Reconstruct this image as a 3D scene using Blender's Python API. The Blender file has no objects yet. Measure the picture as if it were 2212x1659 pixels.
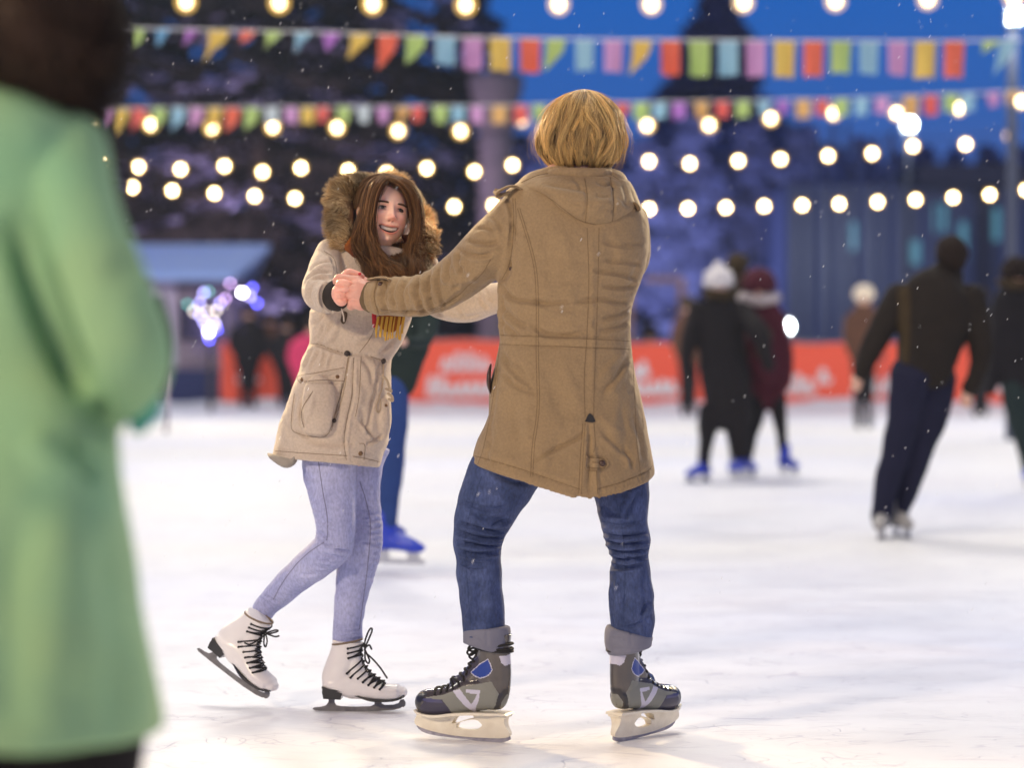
import bpy, bmesh, math, random
import numpy as np
from mathutils import Vector, Matrix
from mathutils.bvhtree import BVHTree

# ---------------------------------------------------------------- camera, sky, lamps, exposure
sc = bpy.context.scene
C = bpy.context.collection
FPX, CXP, CYP, CAMH = 5223.0, 1106.0, 829.5, 1.11
PITCH = math.atan(70.5 / FPX)
cam = bpy.data.cameras.new('camera'); camo = bpy.data.objects.new('camera', cam); C.objects.link(camo)
camo.location = (0, 0, CAMH); camo.rotation_euler = (math.pi / 2 - PITCH, 0, 0)
cam.lens = 85; cam.sensor_width = 36; cam.clip_start = 0.1; cam.clip_end = 2000
cam.dof.use_dof = True; cam.dof.focus_distance = 7.06; cam.dof.aperture_fstop = 1.7
cam.dof.aperture_blades = 0
sc.camera = camo
sc.view_settings.view_transform = 'Standard'; sc.view_settings.look = 'None'
sc.view_settings.exposure = 0.0; sc.view_settings.gamma = 1.0
sc.cycles.use_denoising = True
sc.cycles.max_bounces = 5; sc.cycles.diffuse_bounces = 3; sc.cycles.glossy_bounces = 3
sc.cycles.sample_clamp_indirect = 6.0
sc.cycles.caustics_reflective = False; sc.cycles.caustics_refractive = False

w = bpy.data.worlds.new('World'); sc.world = w; w.use_nodes = True
nt = w.node_tree; nt.nodes.clear()
out = nt.nodes.new('ShaderNodeOutputWorld'); bg = nt.nodes.new('ShaderNodeBackground')
tc = nt.nodes.new('ShaderNodeTexCoord'); sx = nt.nodes.new('ShaderNodeSeparateXYZ')
rp = nt.nodes.new('ShaderNodeValToRGB')
nt.links.new(tc.outputs['Generated'], sx.inputs[0]); nt.links.new(sx.outputs['Z'], rp.inputs[0])
nt.links.new(rp.outputs[0], bg.inputs[0]); nt.links.new(bg.outputs[0], out.inputs[0])
e = rp.color_ramp.elements
e[0].position = 0.0; e[0].color = (0.085, 0.11, 0.36, 1)
e[1].position = 1.0; e[1].color = (0.018, 0.040, 0.13, 1)
for p_, c_ in ((0.05, (0.085, 0.125, 0.38, 1)), (0.10, (0.026, 0.122, 0.46, 1)), (0.15, (0.008, 0.120, 0.50, 1)), (0.4, (0.016, 0.07, 0.27, 1))):
    q = e.new(p_); q.color = c_
bg.inputs[1].default_value = 1.0

def lamp(name, typ, loc, target, power, color, size=1.0, sizey=None, angle=None):
    l = bpy.data.lights.new(name, typ); o = bpy.data.objects.new(name, l); C.objects.link(o)
    o.location = loc; d = Vector(target) - Vector(loc)
    o.rotation_euler = d.to_track_quat('-Z', 'Y').to_euler()
    l.energy = power; l.color = color
    if typ == 'AREA':
        l.shape = 'RECTANGLE'; l.size = size; l.size_y = sizey or size
    if typ == 'SPOT': l.spot_size = math.radians(angle); l.spot_blend = .6; l.shadow_soft_size = size
    if typ == 'SUN': l.angle = math.radians(angle)
    return o
WARM = (0.975, 0.92, 0.80)
for (x, y, p) in ((0, 9, 620), (-12, 12, 500), (12, 12, 500), (0, 22, 820), (-15, 24, 800), (15, 24, 800),
                  (-5, 36, 1100), (10, 36, 1100), (22, 38, 1100), (-18, 38, 1000)):
    lamp('overhead_fill', 'AREA', (x, y, 10.5), (x, y, 0), p * 1.08, WARM, 3.5, 3.5)  # unseen overhead lights added to brighten the ice, standing in for rink floodlights
# unseen key and fill lights added behind and above the photographer
lamp('near_fill', 'AREA', (-7.5, -1.5, 6.0), (0.2, 6.9, 0.9), 900, (1.0, 0.80, 0.54), 1.1, 1.0)
lamp('near_fill', 'AREA', (5.5, -3.0, 6.0), (-0.2, 7.0, 1.2), 240, (1.0, 0.84, 0.66), 2.2, 1.6)
# unseen spots added behind the couple to give the warm rim on hair and fur
lamp('rim_spot', 'SPOT', (-5.5, 15.5, 4.6), (-0.35, 7.3, 1.45), 7000, (1.0, 0.72, 0.36), 0.3, None, 15)
lamp('rim_spot', 'SPOT', (5.5, 15.5, 4.8), (0.0, 7.0, 1.45), 5500, (1.0, 0.76, 0.42), 0.3, None, 15)

# unseen tinted lights added to brighten the trees and the glass hall
lamp('backdrop_fill', 'AREA', (-9, 55, 4.5), (-9, 66, 5.5), 240, (0.95, 0.72, 1.0), 2, 1)
lamp('backdrop_fill', 'AREA', (-3, 55, 4.5), (-6, 66, 6), 170, (0.95, 0.72, 1.0), 2, 1)
lamp('backdrop_fill', 'AREA', (5, 84, 4.0), (6, 100, 6), 1000, (.50, 0.62, 1.0), 2, 1)

lamp('backdrop_fill', 'AREA', (13, 68, 5.0), (15, 84, 4), 520, (.62, 0.72, 1.0), 2, 1)
# ---------------------------------------------------------------- projection helpers (photo pixel -> point at distance Y)
SP, CP = math.sin(PITCH), math.cos(PITCH)
def W(vx, vy, Y):
    a = (vx - CXP) / FPX; b = -(vy - CYP) / FPX
    dy = CP + b * SP; dz = -SP + b * CP
    t = Y / dy
    return np.array((a * t, Y, CAMH + dz * t))
def PR(v):
    v = np.asarray(v); x = v[:, 0]; y = v[:, 1]; z = v[:, 2] - CAMH
    dep = y * CP - z * SP; up = y * SP + z * CP
    return CXP + FPX * x / dep, CYP - FPX * up / dep
def GY(vy):                      # distance of the ice point seen at row vy
    b = -(vy - CYP) / FPX
    dy = CP + b * SP; dz = -SP + b * CP
    return -CAMH / dz * dy

rng = np.random.default_rng(7); random.seed(7)
# ---------------------------------------------------------------- object helpers
ORG = {}
def tag(o, label=None, cat=None, group=None, kind=None):
    if label: o['label'] = label
    if cat: o['category'] = cat
    if group: o['group'] = group
    if kind: o['kind'] = kind
    return o
def mesh_np(name, v, f):
    me = bpy.data.meshes.new(name)
    v = np.asarray(v, dtype=np.float32); 
    if isinstance(f, np.ndarray):
        n, k = f.shape
        me.vertices.add(len(v)); me.vertices.foreach_set('co', v.ravel())
        me.loops.add(n * k); me.loops.foreach_set('vertex_index', f.astype(np.int32).ravel())
        me.polygons.add(n); me.polygons.foreach_set('loop_start', np.arange(0, n * k, k, dtype=np.int32))
        me.update(calc_edges=True)
    else:
        me.from_pydata([tuple(map(float, p)) for p in v], [], [tuple(int(i) for i in q) for q in f]); me.update()
    return me
def fixn(me):
    bm = bmesh.new(); bm.from_mesh(me); bmesh.ops.recalc_face_normals(bm, faces=bm.faces[:]); bm.to_mesh(me); bm.free()
def obj(name, v, f, mats, parent=None, origin=None, smooth=True, recalc=False, midx=None, attr=None):
    """world-space vertices -> one mesh object"""
    if parent is not None: origin = ORG[parent.name]
    elif origin is None: origin = np.zeros(3)
    origin = np.asarray(origin, dtype=float)
    me = mesh_np(name, np.asarray(v) - origin, f)
    if not isinstance(mats, (list, tuple)): mats = [mats]
    for m in mats: me.materials.append(m)
    if midx is not None: me.polygons.foreach_set('material_index', np.asarray(midx, dtype=np.int32))
    if attr is not None:
        for k, a in attr.items():
            a = np.asarray(a, dtype=np.float32)
            if a.ndim == 1:
                at = me.attributes.new(k, 'FLOAT', 'POINT'); at.data.foreach_set('value', a)
            else:
                at = me.attributes.new(k, 'FLOAT_COLOR', 'POINT'); at.data.foreach_set('color', a.ravel())
    if recalc: fixn(me)
    if smooth: me.polygons.foreach_set('use_smooth', [True] * len(me.polygons))
    me.update()
    o = bpy.data.objects.new(name, me); C.objects.link(o)
    if parent is None: o.location = origin
    else: o.parent = parent
    ORG[o.name] = origin
    return o
def empty(name, loc, label, cat, group=None):
    o = bpy.data.objects.new(name, None); C.objects.link(o); o.location = loc; o.empty_display_size = .2
    ORG[o.name] = np.asarray(loc, dtype=float)
    return tag(o, label, cat, group)

class MB:
    def __init__(s): s.v = []; s.f = []; s.n = 0; s.m = []
    def add(s, v, f, m=0):
        v = np.asarray(v, dtype=float)
        s.v.append(v)
        for q in f: s.f.append(tuple(int(i) + s.n for i in q)); s.m.append(m)
        s.n += len(v); return s
    def tube(s, *a, m=0, **k): v, f = tube(*a, **k); return s.add(v, f, m)
    def ell(s, *a, m=0, **k): v, f = ell(*a, **k); return s.add(v, f, m)
    def box(s, c, h, m=0, R=None):
        c = np.asarray(c, float); pts = np.array([(i, j, k) for i in (-1, 1) for j in (-1, 1) for k in (-1, 1)], float) * np.asarray(h, float)
        if R is not None: pts = pts @ np.asarray(R).T
        return s.add(pts + c, [(0, 1, 3, 2), (4, 6, 7, 5), (0, 4, 5, 1), (2, 3, 7, 6), (0, 2, 6, 4), (1, 5, 7, 3)], m)
    def V(s): return np.concatenate(s.v)
    def obj(s, name, mats, parent=None, **k):
        return obj(name, s.V(), s.f, mats, parent, midx=s.m, **k)

def resample(P, n):
    """Catmull-Rom through the rows of P (any width) -> n rows"""
    P = np.asarray(P, float); m = len(P)
    if m == 2: t = np.linspace(0, 1, n)[:, None]; return P[0] * (1 - t) + P[1] * t
    Q = np.vstack([2 * P[0] - P[1], P, 2 * P[-1] - P[-2]])
    seg = np.linalg.norm(P[1:, :3] - P[:-1, :3], axis=1); cs = np.concatenate([[0], np.cumsum(seg)])
    s = np.linspace(0, cs[-1], n); i = np.clip(np.searchsorted(cs, s, side='right') - 1, 0, m - 2)
    t = ((s - cs[i]) / np.maximum(seg[i], 1e-9))[:, None]
    p0, p1, p2, p3 = Q[i], Q[i + 1], Q[i + 2], Q[i + 3]
    r = 0.5 * (2 * p1 + (p2 - p0) * t + (2 * p0 - 5 * p1 + 4 * p2 - p3) * t * t + (3 * p1 - p0 - 3 * p2 + p3) * t ** 3)
    return r
def unit(a): return a / np.maximum(np.linalg.norm(a, axis=-1, keepdims=True), 1e-12)
def tube(P, R, seg=20, n=None, ref=(0, 1, 0), cap=True, R2=None, ex=2.0, round_=True):
    """tube through points P; R radius in the 'side' axis, R2 along ref"""
    P = np.asarray(P, float); R = np.broadcast_to(np.asarray(R, float), (len(P),)); R2 = R if R2 is None else np.broadcast_to(np.asarray(R2, float), (len(P),))
    D = np.column_stack([P, R, R2])
    n = n or max(2, (len(P) - 1) * 5 + 1)
    D = resample(D, n); p = D[:, :3]; ra = np.maximum(D[:, 3], 1e-4); rb = np.maximum(D[:, 4], 1e-4)
    if cap and round_:
        t0 = unit(p[0] - p[1]); t1 = unit(p[-1] - p[-2]); ks = (0.97, 0.85, 0.6)
        A = [(p[0] + t0 * ra[0] * .75 * s, c) for s, c in ((1, .05), (.9, .45), (.6, .8))]
        B = [(p[-1] + t1 * ra[-1] * .75 * s, c) for s, c in ((.6, .8), (.9, .45), (1, .05))]
        p = np.vstack([[a[0] for a in A], p, [b[0] for b in B]])
        ra = np.concatenate([[ra[0] * a[1] for a in A], ra, [ra[-1] * b[1] for b in B]])
        rb = np.concatenate([[rb[0] * a[1] for a in A], rb, [rb[-1] * b[1] for b in B]])
    m = len(p); t = unit(np.gradient(p, axis=0))
    b = np.asarray(ref, float) - (t @ np.asarray(ref, float))[:, None] * t
    bad = np.linalg.norm(b, axis=1) < .15
    if bad.any():
        alt = np.array((0, 0, 1.)) if abs(ref[2]) < .5 else np.array((1., 0, 0))
        b[bad] = alt - (t[bad] @ alt)[:, None] * t[bad]
    b = unit(b); a = np.cross(t, b)
    th = np.linspace(0, 2 * math.pi, seg, endpoint=False)
    c = np.sign(np.cos(th)) * np.abs(np.cos(th)) ** (2 / ex); s = np.sign(np.sin(th)) * np.abs(np.sin(th)) ** (2 / ex)
    v = p[:, None] + a[:, None] * (ra[:, None] * c)[..., None] + b[:, None] * (rb[:, None] * s)[..., None]
    v = v.reshape(-1, 3); f = []
    for i in range(m - 1):
        for j in range(seg):
            k = (j + 1) % seg; f.append((i * seg + j, i * seg + k, (i + 1) * seg + k, (i + 1) * seg + j))
    if cap: f.append(tuple(range(seg))[::-1]); f.append(tuple(range((m - 1) * seg, m * seg)))
    return v, f
def ell(c, r, R=None, nu=24, nv=14):
    c = np.asarray(c, float); v = [(0, 0, 1)]; f = []
    for i in range(1, nv):
        a = math.pi * i / nv
        for j in range(nu):
            b = 2 * math.pi * j / nu; v.append((math.sin(a) * math.cos(b), math.sin(a) * math.sin(b), math.cos(a)))
    v.append((0, 0, -1)); L = len(v) - 1
    for j in range(nu): f.append((0, 1 + j, 1 + (j + 1) % nu)); f.append((L, L - nu + (j + 1) % nu, L - nu + j))
    for i in range(nv - 2):
        for j in range(nu): a = 1 + i * nu; f.append((a + j, a + nu + j, a + nu + (j + 1) % nu, a + (j + 1) % nu))
    v = np.array(v, float) * np.asarray(r, float)
    if R is not None: v = v @ np.asarray(R).T
    return v + c, f
def VT(pts):                      # [(vx,vy,Y,rpx)] -> world points and radii
    P = np.array([W(a[0], a[1], a[2]) for a in pts]); R = np.array([a[3] * a[2] / FPX for a in pts])
    return P, R
def VP(pts): return np.array([W(*a[:3]) for a in pts])
def remesh(mb, voxel, smooth=6, fac=.5):
    me = mesh_np('tmp', mb.V(), mb.f); fixn(me)
    o = bpy.data.objects.new('tmp', me); C.objects.link(o)
    md = o.modifiers.new('r', 'REMESH'); md.mode = 'VOXEL'; md.voxel_size = voxel; md.adaptivity = 0
    if smooth:
        ms = o.modifiers.new('s', 'SMOOTH'); ms.factor = fac; ms.iterations = smooth
    dg = bpy.context.evaluated_depsgraph_get(); ev = o.evaluated_get(dg)
    m2 = bpy.data.meshes.new_from_object(ev)
    v = np.empty(len(m2.vertices) * 3, np.float32); m2.vertices.foreach_get('co', v); v = v.reshape(-1, 3).astype(float)
    lt = np.empty(len(m2.polygons), np.int32); m2.polygons.foreach_get('loop_total', lt)
    if (lt == 4).all():
        f = np.empty(len(m2.loops), np.int32); m2.loops.foreach_get('vertex_index', f); f = f.reshape(-1, 4)
    else: f = [tuple(p.vertices) for p in m2.polygons]
    bpy.data.objects.remove(o); bpy.data.meshes.remove(me); bpy.data.meshes.remove(m2)
    return v, f
def normals(v, f):
    me = mesh_np('tmpn', v, f); n = np.empty(len(v) * 3, np.float32)
    me.vertex_normals.foreach_get('vector', n); bpy.data.meshes.remove(me)
    return n.reshape(-1, 3).astype(float)
_w = [(rng.normal(size=(14, 3)), rng.uniform(0, 6.28, 14)) for _ in range(6)]
def noise3(p, scale, k=0):
    a, ph = _w[k % 6]; p = p * scale
    p = p + .6 * np.sin(p[:, [1, 2, 0]] * 1.3 + k)
    return np.sin(p @ a.T + ph).sum(1) / math.sqrt(14)
def sdist(px, py, poly):
    """distance to a polyline + end taper (all in photo pixels); signed by side"""
    poly = np.asarray(poly, float); best = np.full(len(px), 1e9); tt = np.zeros(len(px)); sg = np.zeros(len(px))
    L = np.linalg.norm(poly[1:] - poly[:-1], axis=1); cs = np.concatenate([[0], np.cumsum(L)])
    for i in range(len(poly) - 1):
        a = poly[i]; d = poly[i + 1] - a; q = np.clip(((px - a[0]) * d[0] + (py - a[1]) * d[1]) / (L[i] ** 2 + 1e-9), 0, 1)
        ex = px - a[0] - q * d[0]; ey = py - a[1] - q * d[1]; r = np.hypot(ex, ey); m = r < best
        best[m] = r[m]; tt[m] = (cs[i] + q[m] * L[i]) / cs[-1]; sg[m] = np.sign(d[0] * ey - d[1] * ex)[m]
    return best, tt, sg
def curve2(pts, n=24):
    p = np.array([(a[0], a[1], 0) for a in pts], float); return resample(p, n)[:, :2] if len(p) > 2 else p[:, :2]
def folds(v, f, FL, back=False):
    """FL: (polyline in photo px, width px, height mm, kind) raised/sunk along the surface normal"""
    n = normals(v, f); x, y = PR(v)
    cam_ = np.array((0, 0, CAMH)); fac = np.clip(((cam_ - v) * n).sum(1) / np.linalg.norm(v - cam_, axis=1) * 3 + .3, 0, 1)
    D = np.zeros(len(v))
    for pl, wd, h, kd in FL:
        pc = curve2(pl); lo = pc.min(0) - wd * 3.5; hi = pc.max(0) + wd * 3.5
        m = (x > lo[0]) & (x < hi[0]) & (y > lo[1]) & (y < hi[1])
        if not m.any(): continue
        d, t, s = sdist(x[m], y[m], pc)
        tap = np.clip(np.minimum(t, 1 - t) * 5, 0, 1) ** .7
        far = np.exp(-np.maximum(0, d - wd) ** 2 / (wd * wd))
        u = d / wd
        if kd == 'r': g = np.exp(-u * u)
        elif kd == 'v': g = -np.exp(-u * u)
        elif kd == 'c': g = -np.exp(-(u * 1.6) ** 2) + .55 * np.exp(-((u * s - 1.5) / .8) ** 2)       # crease with a lip on its lower/right side
        else: g = -np.exp(-(u * 1.6) ** 2) + .55 * np.exp(-((u * s + 1.5) / .8) ** 2)
        D[m] += g * tap * h * .001
    return v + n * (D * fac)[:, None]

def strands(curves, r0, r1, sides=3):
    """curves S x N x 3 -> quads"""
    c = np.asarray(curves, float); S, N, _ = c.shape
    t = unit(np.gradient(c, axis=1)); ref = unit(rng.normal(size=(S, 1, 3)))
    a = unit(np.cross(t, ref)); b = np.cross(t, a)
    r0 = np.broadcast_to(np.asarray(r0, float), (S,)); r1 = np.broadcast_to(np.asarray(r1, float), (S,))
    tt = np.linspace(0, 1, N); r = r0[:, None] * (1 - tt) + r1[:, None] * tt
    vs = []
    for k in range(sides):
        th = 2 * math.pi * k / sides; vs.append(c + (a * math.cos(th) + b * math.sin(th)) * r[..., None])
    v = np.stack(vs, 2).reshape(-1, 3)
    base = (np.arange(S)[:, None] * N + np.arange(N - 1)[None]).ravel() * sides
    f = []
    for k in range(sides):
        k2 = (k + 1) % sides; f.append(np.column_stack([base + k, base + k2, base + sides + k2, base + sides + k]))
    return v, np.concatenate(f)
def tints(t, rep):
    a = np.repeat(np.asarray(t, float), rep); return np.column_stack([a, a, a, np.ones(len(a))])
def joinq(lst):
    V = []; Fq = []; n = 0
    for v, f in lst: V.append(v); Fq.append(np.asarray(f) + n); n += len(v)
    return np.concatenate(V), np.concatenate(Fq)
def bvh(v, f): return BVHTree.FromPolygons([tuple(p) for p in v], [tuple(int(i) for i in q) for q in f])
CAMP = Vector((0, 0, CAMH))
def hit(tree, vx, vy):
    d = Vector(W(vx, vy, 10.0)) - CAMP; h = tree.ray_cast(CAMP, d.normalized())
    return h[0], h[1]
def seams(tree, lines, r=.0007, off=.0004, sides=4, step=3.0, dash=None):
    """raised stitch lines laid on a surface"""
    mb = MB()
    for pl in lines:
        pc = np.asarray(pl, float); pc = curve2(pl, 40) if len(pl) > 2 else pc
        L = np.linalg.norm(pc[1:] - pc[:-1], axis=1); cs = np.concatenate([[0], np.cumsum(L)])
        m = max(3, int(cs[-1] / step)); s = np.linspace(0, cs[-1], m)
        X = np.interp(s, cs, pc[:, 0]); Yy = np.interp(s, cs, pc[:, 1]); run = []
        def flush(run):
            if len(run) > 2: mb.tube(np.array(run), r, seg=sides, n=len(run), round_=False)
        for a, b in zip(X, Yy):
            h, n = hit(tree, a, b)
            if h is None or (run and (np.linalg.norm(np.array(h) - run[-1]) > .03)): flush(run); run = []
            if h is not None: run.append(np.array(h) + np.array(n) * off)
        flush(run)
    return mb
def button(tree, vx, vy, r, mb, m=0, th=.004):
    h, n = hit(tree, vx, vy)
    if h is None: return
    n = np.array(n); h = np.array(h); R = np.array(Vector(n).to_track_quat('Z', 'Y').to_matrix())
    v, f = ell((0, 0, 0), (r, r, th), nu=16, nv=8); v = v @ R.T + h; mb.add(v, f, m)
def patch(tree, poly, off=.0025, cuts=3):
    """closed outline in photo px laid on a surface as a thin raised sheet"""
    pc = curve2(list(poly) + [poly[0]], 40)[:-1]
    bm = bmesh.new(); vs = [bm.verts.new((a, b, 0)) for a, b in pc]
    es = [bm.edges.new((vs[i], vs[(i + 1) % len(vs)])) for i in range(len(vs))]
    bmesh.ops.triangle_fill(bm, use_beauty=True, edges=es)
    bmesh.ops.subdivide_edges(bm, edges=bm.edges[:], cuts=cuts, use_grid_fill=True)
    bmesh.ops.triangulate(bm, faces=bm.faces[:])
    P = []; N = []; last = None
    cx, cy = pc.mean(0); bm.verts.ensure_lookup_table()
    for v in bm.verts:
        a, b = v.co.x, v.co.y
        for k in range(6):
            h, n = hit(tree, a, b)
            if h is not None: break
            a = a + (cx - a) * .08; b = b + (cy - b) * .08
        if h is None: h, n = last
        last = (h, n); P.append(np.array(h)); N.append(np.array(n))
    P = np.array(P); N = np.array(N); f = [tuple(v.index for v in q.verts) for q in bm.faces]
    be = [(e.verts[0].index, e.verts[1].index) for e in bm.edges if e.is_boundary]; bm.free()
    n = len(P); V = np.vstack([P + N * off, P - N * .002])
    F = f + [tuple(i + n for i in q[::-1]) for q in f] + [(a, b, b + n, a + n) for a, b in be]
    return V, F
def inpoly(x, y, poly):
    poly = np.asarray(poly, float); r = np.zeros(len(x), bool); j = len(poly) - 1
    for i in range(len(poly)):
        xi, yi = poly[i]; xj, yj = poly[j]
        c = ((yi > y) != (yj > y)) & (x < (xj - xi) * (y - yi) / (yj - yi + 1e-12) + xi); r ^= c; j = i
    return r

# ---------------------------------------------------------------- materials
def mat(name, col, rough=.6, metal=0, bump=None, mix=None, sheen=0, coat=0, emis=None, es=1, spec=.5, sss=0, attr=None, vary=None, grain=None):
    """bump=(scale,strength[,dist]); mix=(col2,scale,contrast) noise colour; vary: random per strand colours"""
    m = bpy.data.materials.new(name); m.use_nodes = True; N = m.node_tree.nodes; Lk = m.node_tree.links
    b = N['Principled BSDF']; b.inputs['Base Color'].default_value = (*col, 1); b.inputs['Roughness'].default_value = rough
    b.inputs['Metallic'].default_value = metal; b.inputs['Specular IOR Level'].default_value = spec
    if sheen: b.inputs['Sheen Weight'].default_value = sheen; b.inputs['Sheen Roughness'].default_value = .5
    if coat: b.inputs['Coat Weight'].default_value = coat; b.inputs['Coat Roughness'].default_value = .12
    if sss: b.inputs['Subsurface Weight'].default_value = sss; b.inputs['Subsurface Radius'].default_value = (.01, .004, .002); b.inputs['Subsurface Scale'].default_value = .6
    if emis: b.inputs['Emission Color'].default_value = (*emis, 1); b.inputs['Emission Strength'].default_value = es
    t = N.new('ShaderNodeTexCoord')
    last = None
    if mix:
        n = N.new('ShaderNodeTexNoise'); n.inputs['Scale'].default_value = mix[1]; n.inputs['Detail'].default_value = 5; Lk.new(t.outputs['Object'], n.inputs['Vector'])
        r = N.new('ShaderNodeMapRange'); c = mix[2]; r.inputs[1].default_value = .5 - .5 / c; r.inputs[2].default_value = .5 + .5 / c; Lk.new(n.outputs[0], r.inputs[0])
        x = N.new('ShaderNodeMix'); x.data_type = 'RGBA'; x.inputs[6].default_value = (*col, 1); x.inputs[7].default_value = (*mix[0], 1)
        Lk.new(r.outputs[0], x.inputs[0]); last = x.outputs[2]
    if vary:
        g = N.new('ShaderNodeNewGeometry'); r = N.new('ShaderNodeValToRGB'); Lk.new(g.outputs['Random Per Island'], r.inputs[0])
        e = r.color_ramp.elements; e[0].color = (*vary[0], 1); e[1].color = (*vary[-1], 1)
        for i, c in enumerate(vary[1:-1]): q = e.new((i + 1) / (len(vary) - 1)); q.color = (*c, 1)
        last = r.outputs[0]
    if attr:
        a = N.new('ShaderNodeAttribute'); a.attribute_name = attr
        if last is None:
            x = N.new('ShaderNodeMix'); x.data_type = 'RGBA'; x.blend_type = 'MULTIPLY'; x.inputs[0].default_value = 1
            x.inputs[6].default_value = (*col, 1); Lk.new(a.outputs['Color'], x.inputs[7]); last = x.outputs[2]
        else:
            x = N.new('ShaderNodeMix'); x.data_type = 'RGBA'; x.blend_type = 'MULTIPLY'; x.inputs[0].default_value = 1
            Lk.new(last, x.inputs[6]); Lk.new(a.outputs['Color'], x.inputs[7]); last = x.outputs[2]
    if grain:
        n = N.new('ShaderNodeTexNoise'); n.inputs['Scale'].default_value = grain[0]; n.inputs['Detail'].default_value = 3
        if len(grain) > 2:
            mp = N.new('ShaderNodeMapping'); mp.inputs['Scale'].default_value = grain[2]; Lk.new(t.outputs['Object'], mp.inputs[0]); Lk.new(mp.outputs[0], n.inputs['Vector'])
        else: Lk.new(t.outputs['Object'], n.inputs['Vector'])
        r = N.new('ShaderNodeMapRange'); r.inputs[1].default_value = .3; r.inputs[2].default_value = .7; r.inputs[3].default_value = 1 - grain[1]; r.inputs[4].default_value = 1 + grain[1]; Lk.new(n.outputs[0], r.inputs[0])
        x = N.new('ShaderNodeMix'); x.data_type = 'RGBA'; x.blend_type = 'MULTIPLY'; x.inputs[0].default_value = 1
        Lk.new(last, x.inputs[6]); Lk.new(r.outputs[0], x.inputs[7]); last = x.outputs[2]
    if last is not None: Lk.new(last, b.inputs['Base Color'])
    if bump:
        src = None
        for s_, k_ in (bump if isinstance(bump, list) else [bump]):
            n = N.new('ShaderNodeTexNoise'); n.inputs['Scale'].default_value = s_; n.inputs['Detail'].default_value = 4; Lk.new(t.outputs['Object'], n.inputs['Vector'])
            u = N.new('ShaderNodeBump'); u.inputs['Strength'].default_value = k_; u.inputs['Distance'].default_value = .35 / s_
            Lk.new(n.outputs[0], u.inputs['Height'])
            if src is not None: Lk.new(src, u.inputs['Normal'])
            src = u.outputs[0]
        Lk.new(src, b.inputs['Normal'])
    return m
# ================================================================ the setting
def ice_material():
    m = bpy.data.materials.new('rink ice'); m.use_nodes = True; N = m.node_tree.nodes; L = m.node_tree.links; b = N['Principled BSDF']
    t = N.new('ShaderNodeTexCoord')
    def noise(scale, det, sv=(1, 1, 1), dist=0):
        mp = N.new('ShaderNodeMapping'); mp.inputs['Scale'].default_value = sv; L.new(t.outputs['Object'], mp.inputs[0])
        n = N.new('ShaderNodeTexNoise'); n.inputs['Scale'].default_value = scale; n.inputs['Detail'].default_value = det; n.inputs['Distortion'].default_value = dist
        L.new(mp.outputs[0], n.inputs['Vector']); return n.outputs[0]
    def rng_(s, a, b_, c=0, d=1):
        r = N.new('ShaderNodeMapRange'); r.inputs[1].default_value = a; r.inputs[2].default_value = b_; r.inputs[3].default_value = c; r.inputs[4].default_value = d; L.new(s, r.inputs[0]); return r.outputs[0]
    def mx(f, a, b_):
        x = N.new('ShaderNodeMix'); x.data_type = 'RGBA'
        if isinstance(a, tuple): x.inputs[6].default_value = (*a, 1)
        else: L.new(a, x.inputs[6])
        x.inputs[7].default_value = (*b_, 1); L.new(f, x.inputs[0]); return x.outputs[2]
    big = rng_(noise(.16, 3, (.45, 1.0, 1)), .42, .64)
    c = mx(big, (.87, .85, .83), (.77, .78, .89))
    mid = rng_(noise(1.3, 6, (.5, 1, 1), .6), .5, .72, 0, .4)
    c = mx(mid, c, (.82, .77, .79))
    # skate scratches: thin arcs
    scr = None
    for k, (s, a) in enumerate(((2.6, 0), (3.9, 1), (1.7, 2))):
        mp = N.new('ShaderNodeMapping'); mp.inputs['Rotation'].default_value = (0, 0, .5 + a * 1.15); mp.inputs['Scale'].default_value = (.35, 1, 1); L.new(t.outputs['Object'], mp.inputs[0])
        n = N.new('ShaderNodeTexNoise'); n.inputs['Scale'].default_value = s; n.inputs['Detail'].default_value = 1.5; n.inputs['Distortion'].default_value = .8; L.new(mp.outputs[0], n.inputs['Vector'])
        s1 = N.new('ShaderNodeMath'); s1.operation = 'MULTIPLY'; s1.inputs[1].default_value = 22; L.new(n.outputs[0], s1.inputs[0])
        s2 = N.new('ShaderNodeMath'); s2.operation = 'FRACT'; L.new(s1.outputs[0], s2.inputs[0])
        s3 = rng_(s2.outputs[0], .0, .07, 1, 0)
        if scr is None: scr = s3
        else:
            q = N.new('ShaderNodeMath'); q.operation = 'MAXIMUM'; L.new(scr, q.inputs[0]); L.new(s3, q.inputs[1]); scr = q.outputs[0]
    brk = rng_(noise(5, 4), .44, .58)
    q = N.new('ShaderNodeMath'); q.operation = 'MULTIPLY'; L.new(scr, q.inputs[0]); L.new(brk, q.inputs[1])
    scrm = rng_(q.outputs[0], 0, 1, 0, .75)
    c = mx(scrm, c, (.50, .47, .58))
    L.new(c, b.inputs['Base Color'])
    r = rng_(noise(3, 6, (.4, 1, 1)), .3, .7, .34, .6); L.new(r, b.inputs['Roughness'])
    b.inputs['Specular IOR Level'].default_value = .35
    bp = N.new('ShaderNodeBump'); bp.inputs['Strength'].default_value = .35; bp.inputs['Distance'].default_value = .01
    fn = noise(60, 5, (.25, 1, 1)); L.new(fn, bp.inputs['Height'])
    bp2 = N.new('ShaderNodeBump'); bp2.inputs['Strength'].default_value = .5; bp2.inputs['Distance'].default_value = .006; bp2.invert = True
    L.new(q.outputs[0], bp2.inputs['Height']); L.new(bp.outputs[0], bp2.inputs['Normal']); L.new(bp2.outputs[0], b.inputs['Normal'])
    return m
YB = 48.0
mI = ice_material()
o = obj('ice', [(-60, -15, 0), (60, -15, 0), (60, YB, 0), (-60, YB, 0)], [(0, 1, 2, 3)], mI); tag(o, kind='structure')
mSnow = mat('snow', (.74, .76, .82), .9, bump=(6, .5))
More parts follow.
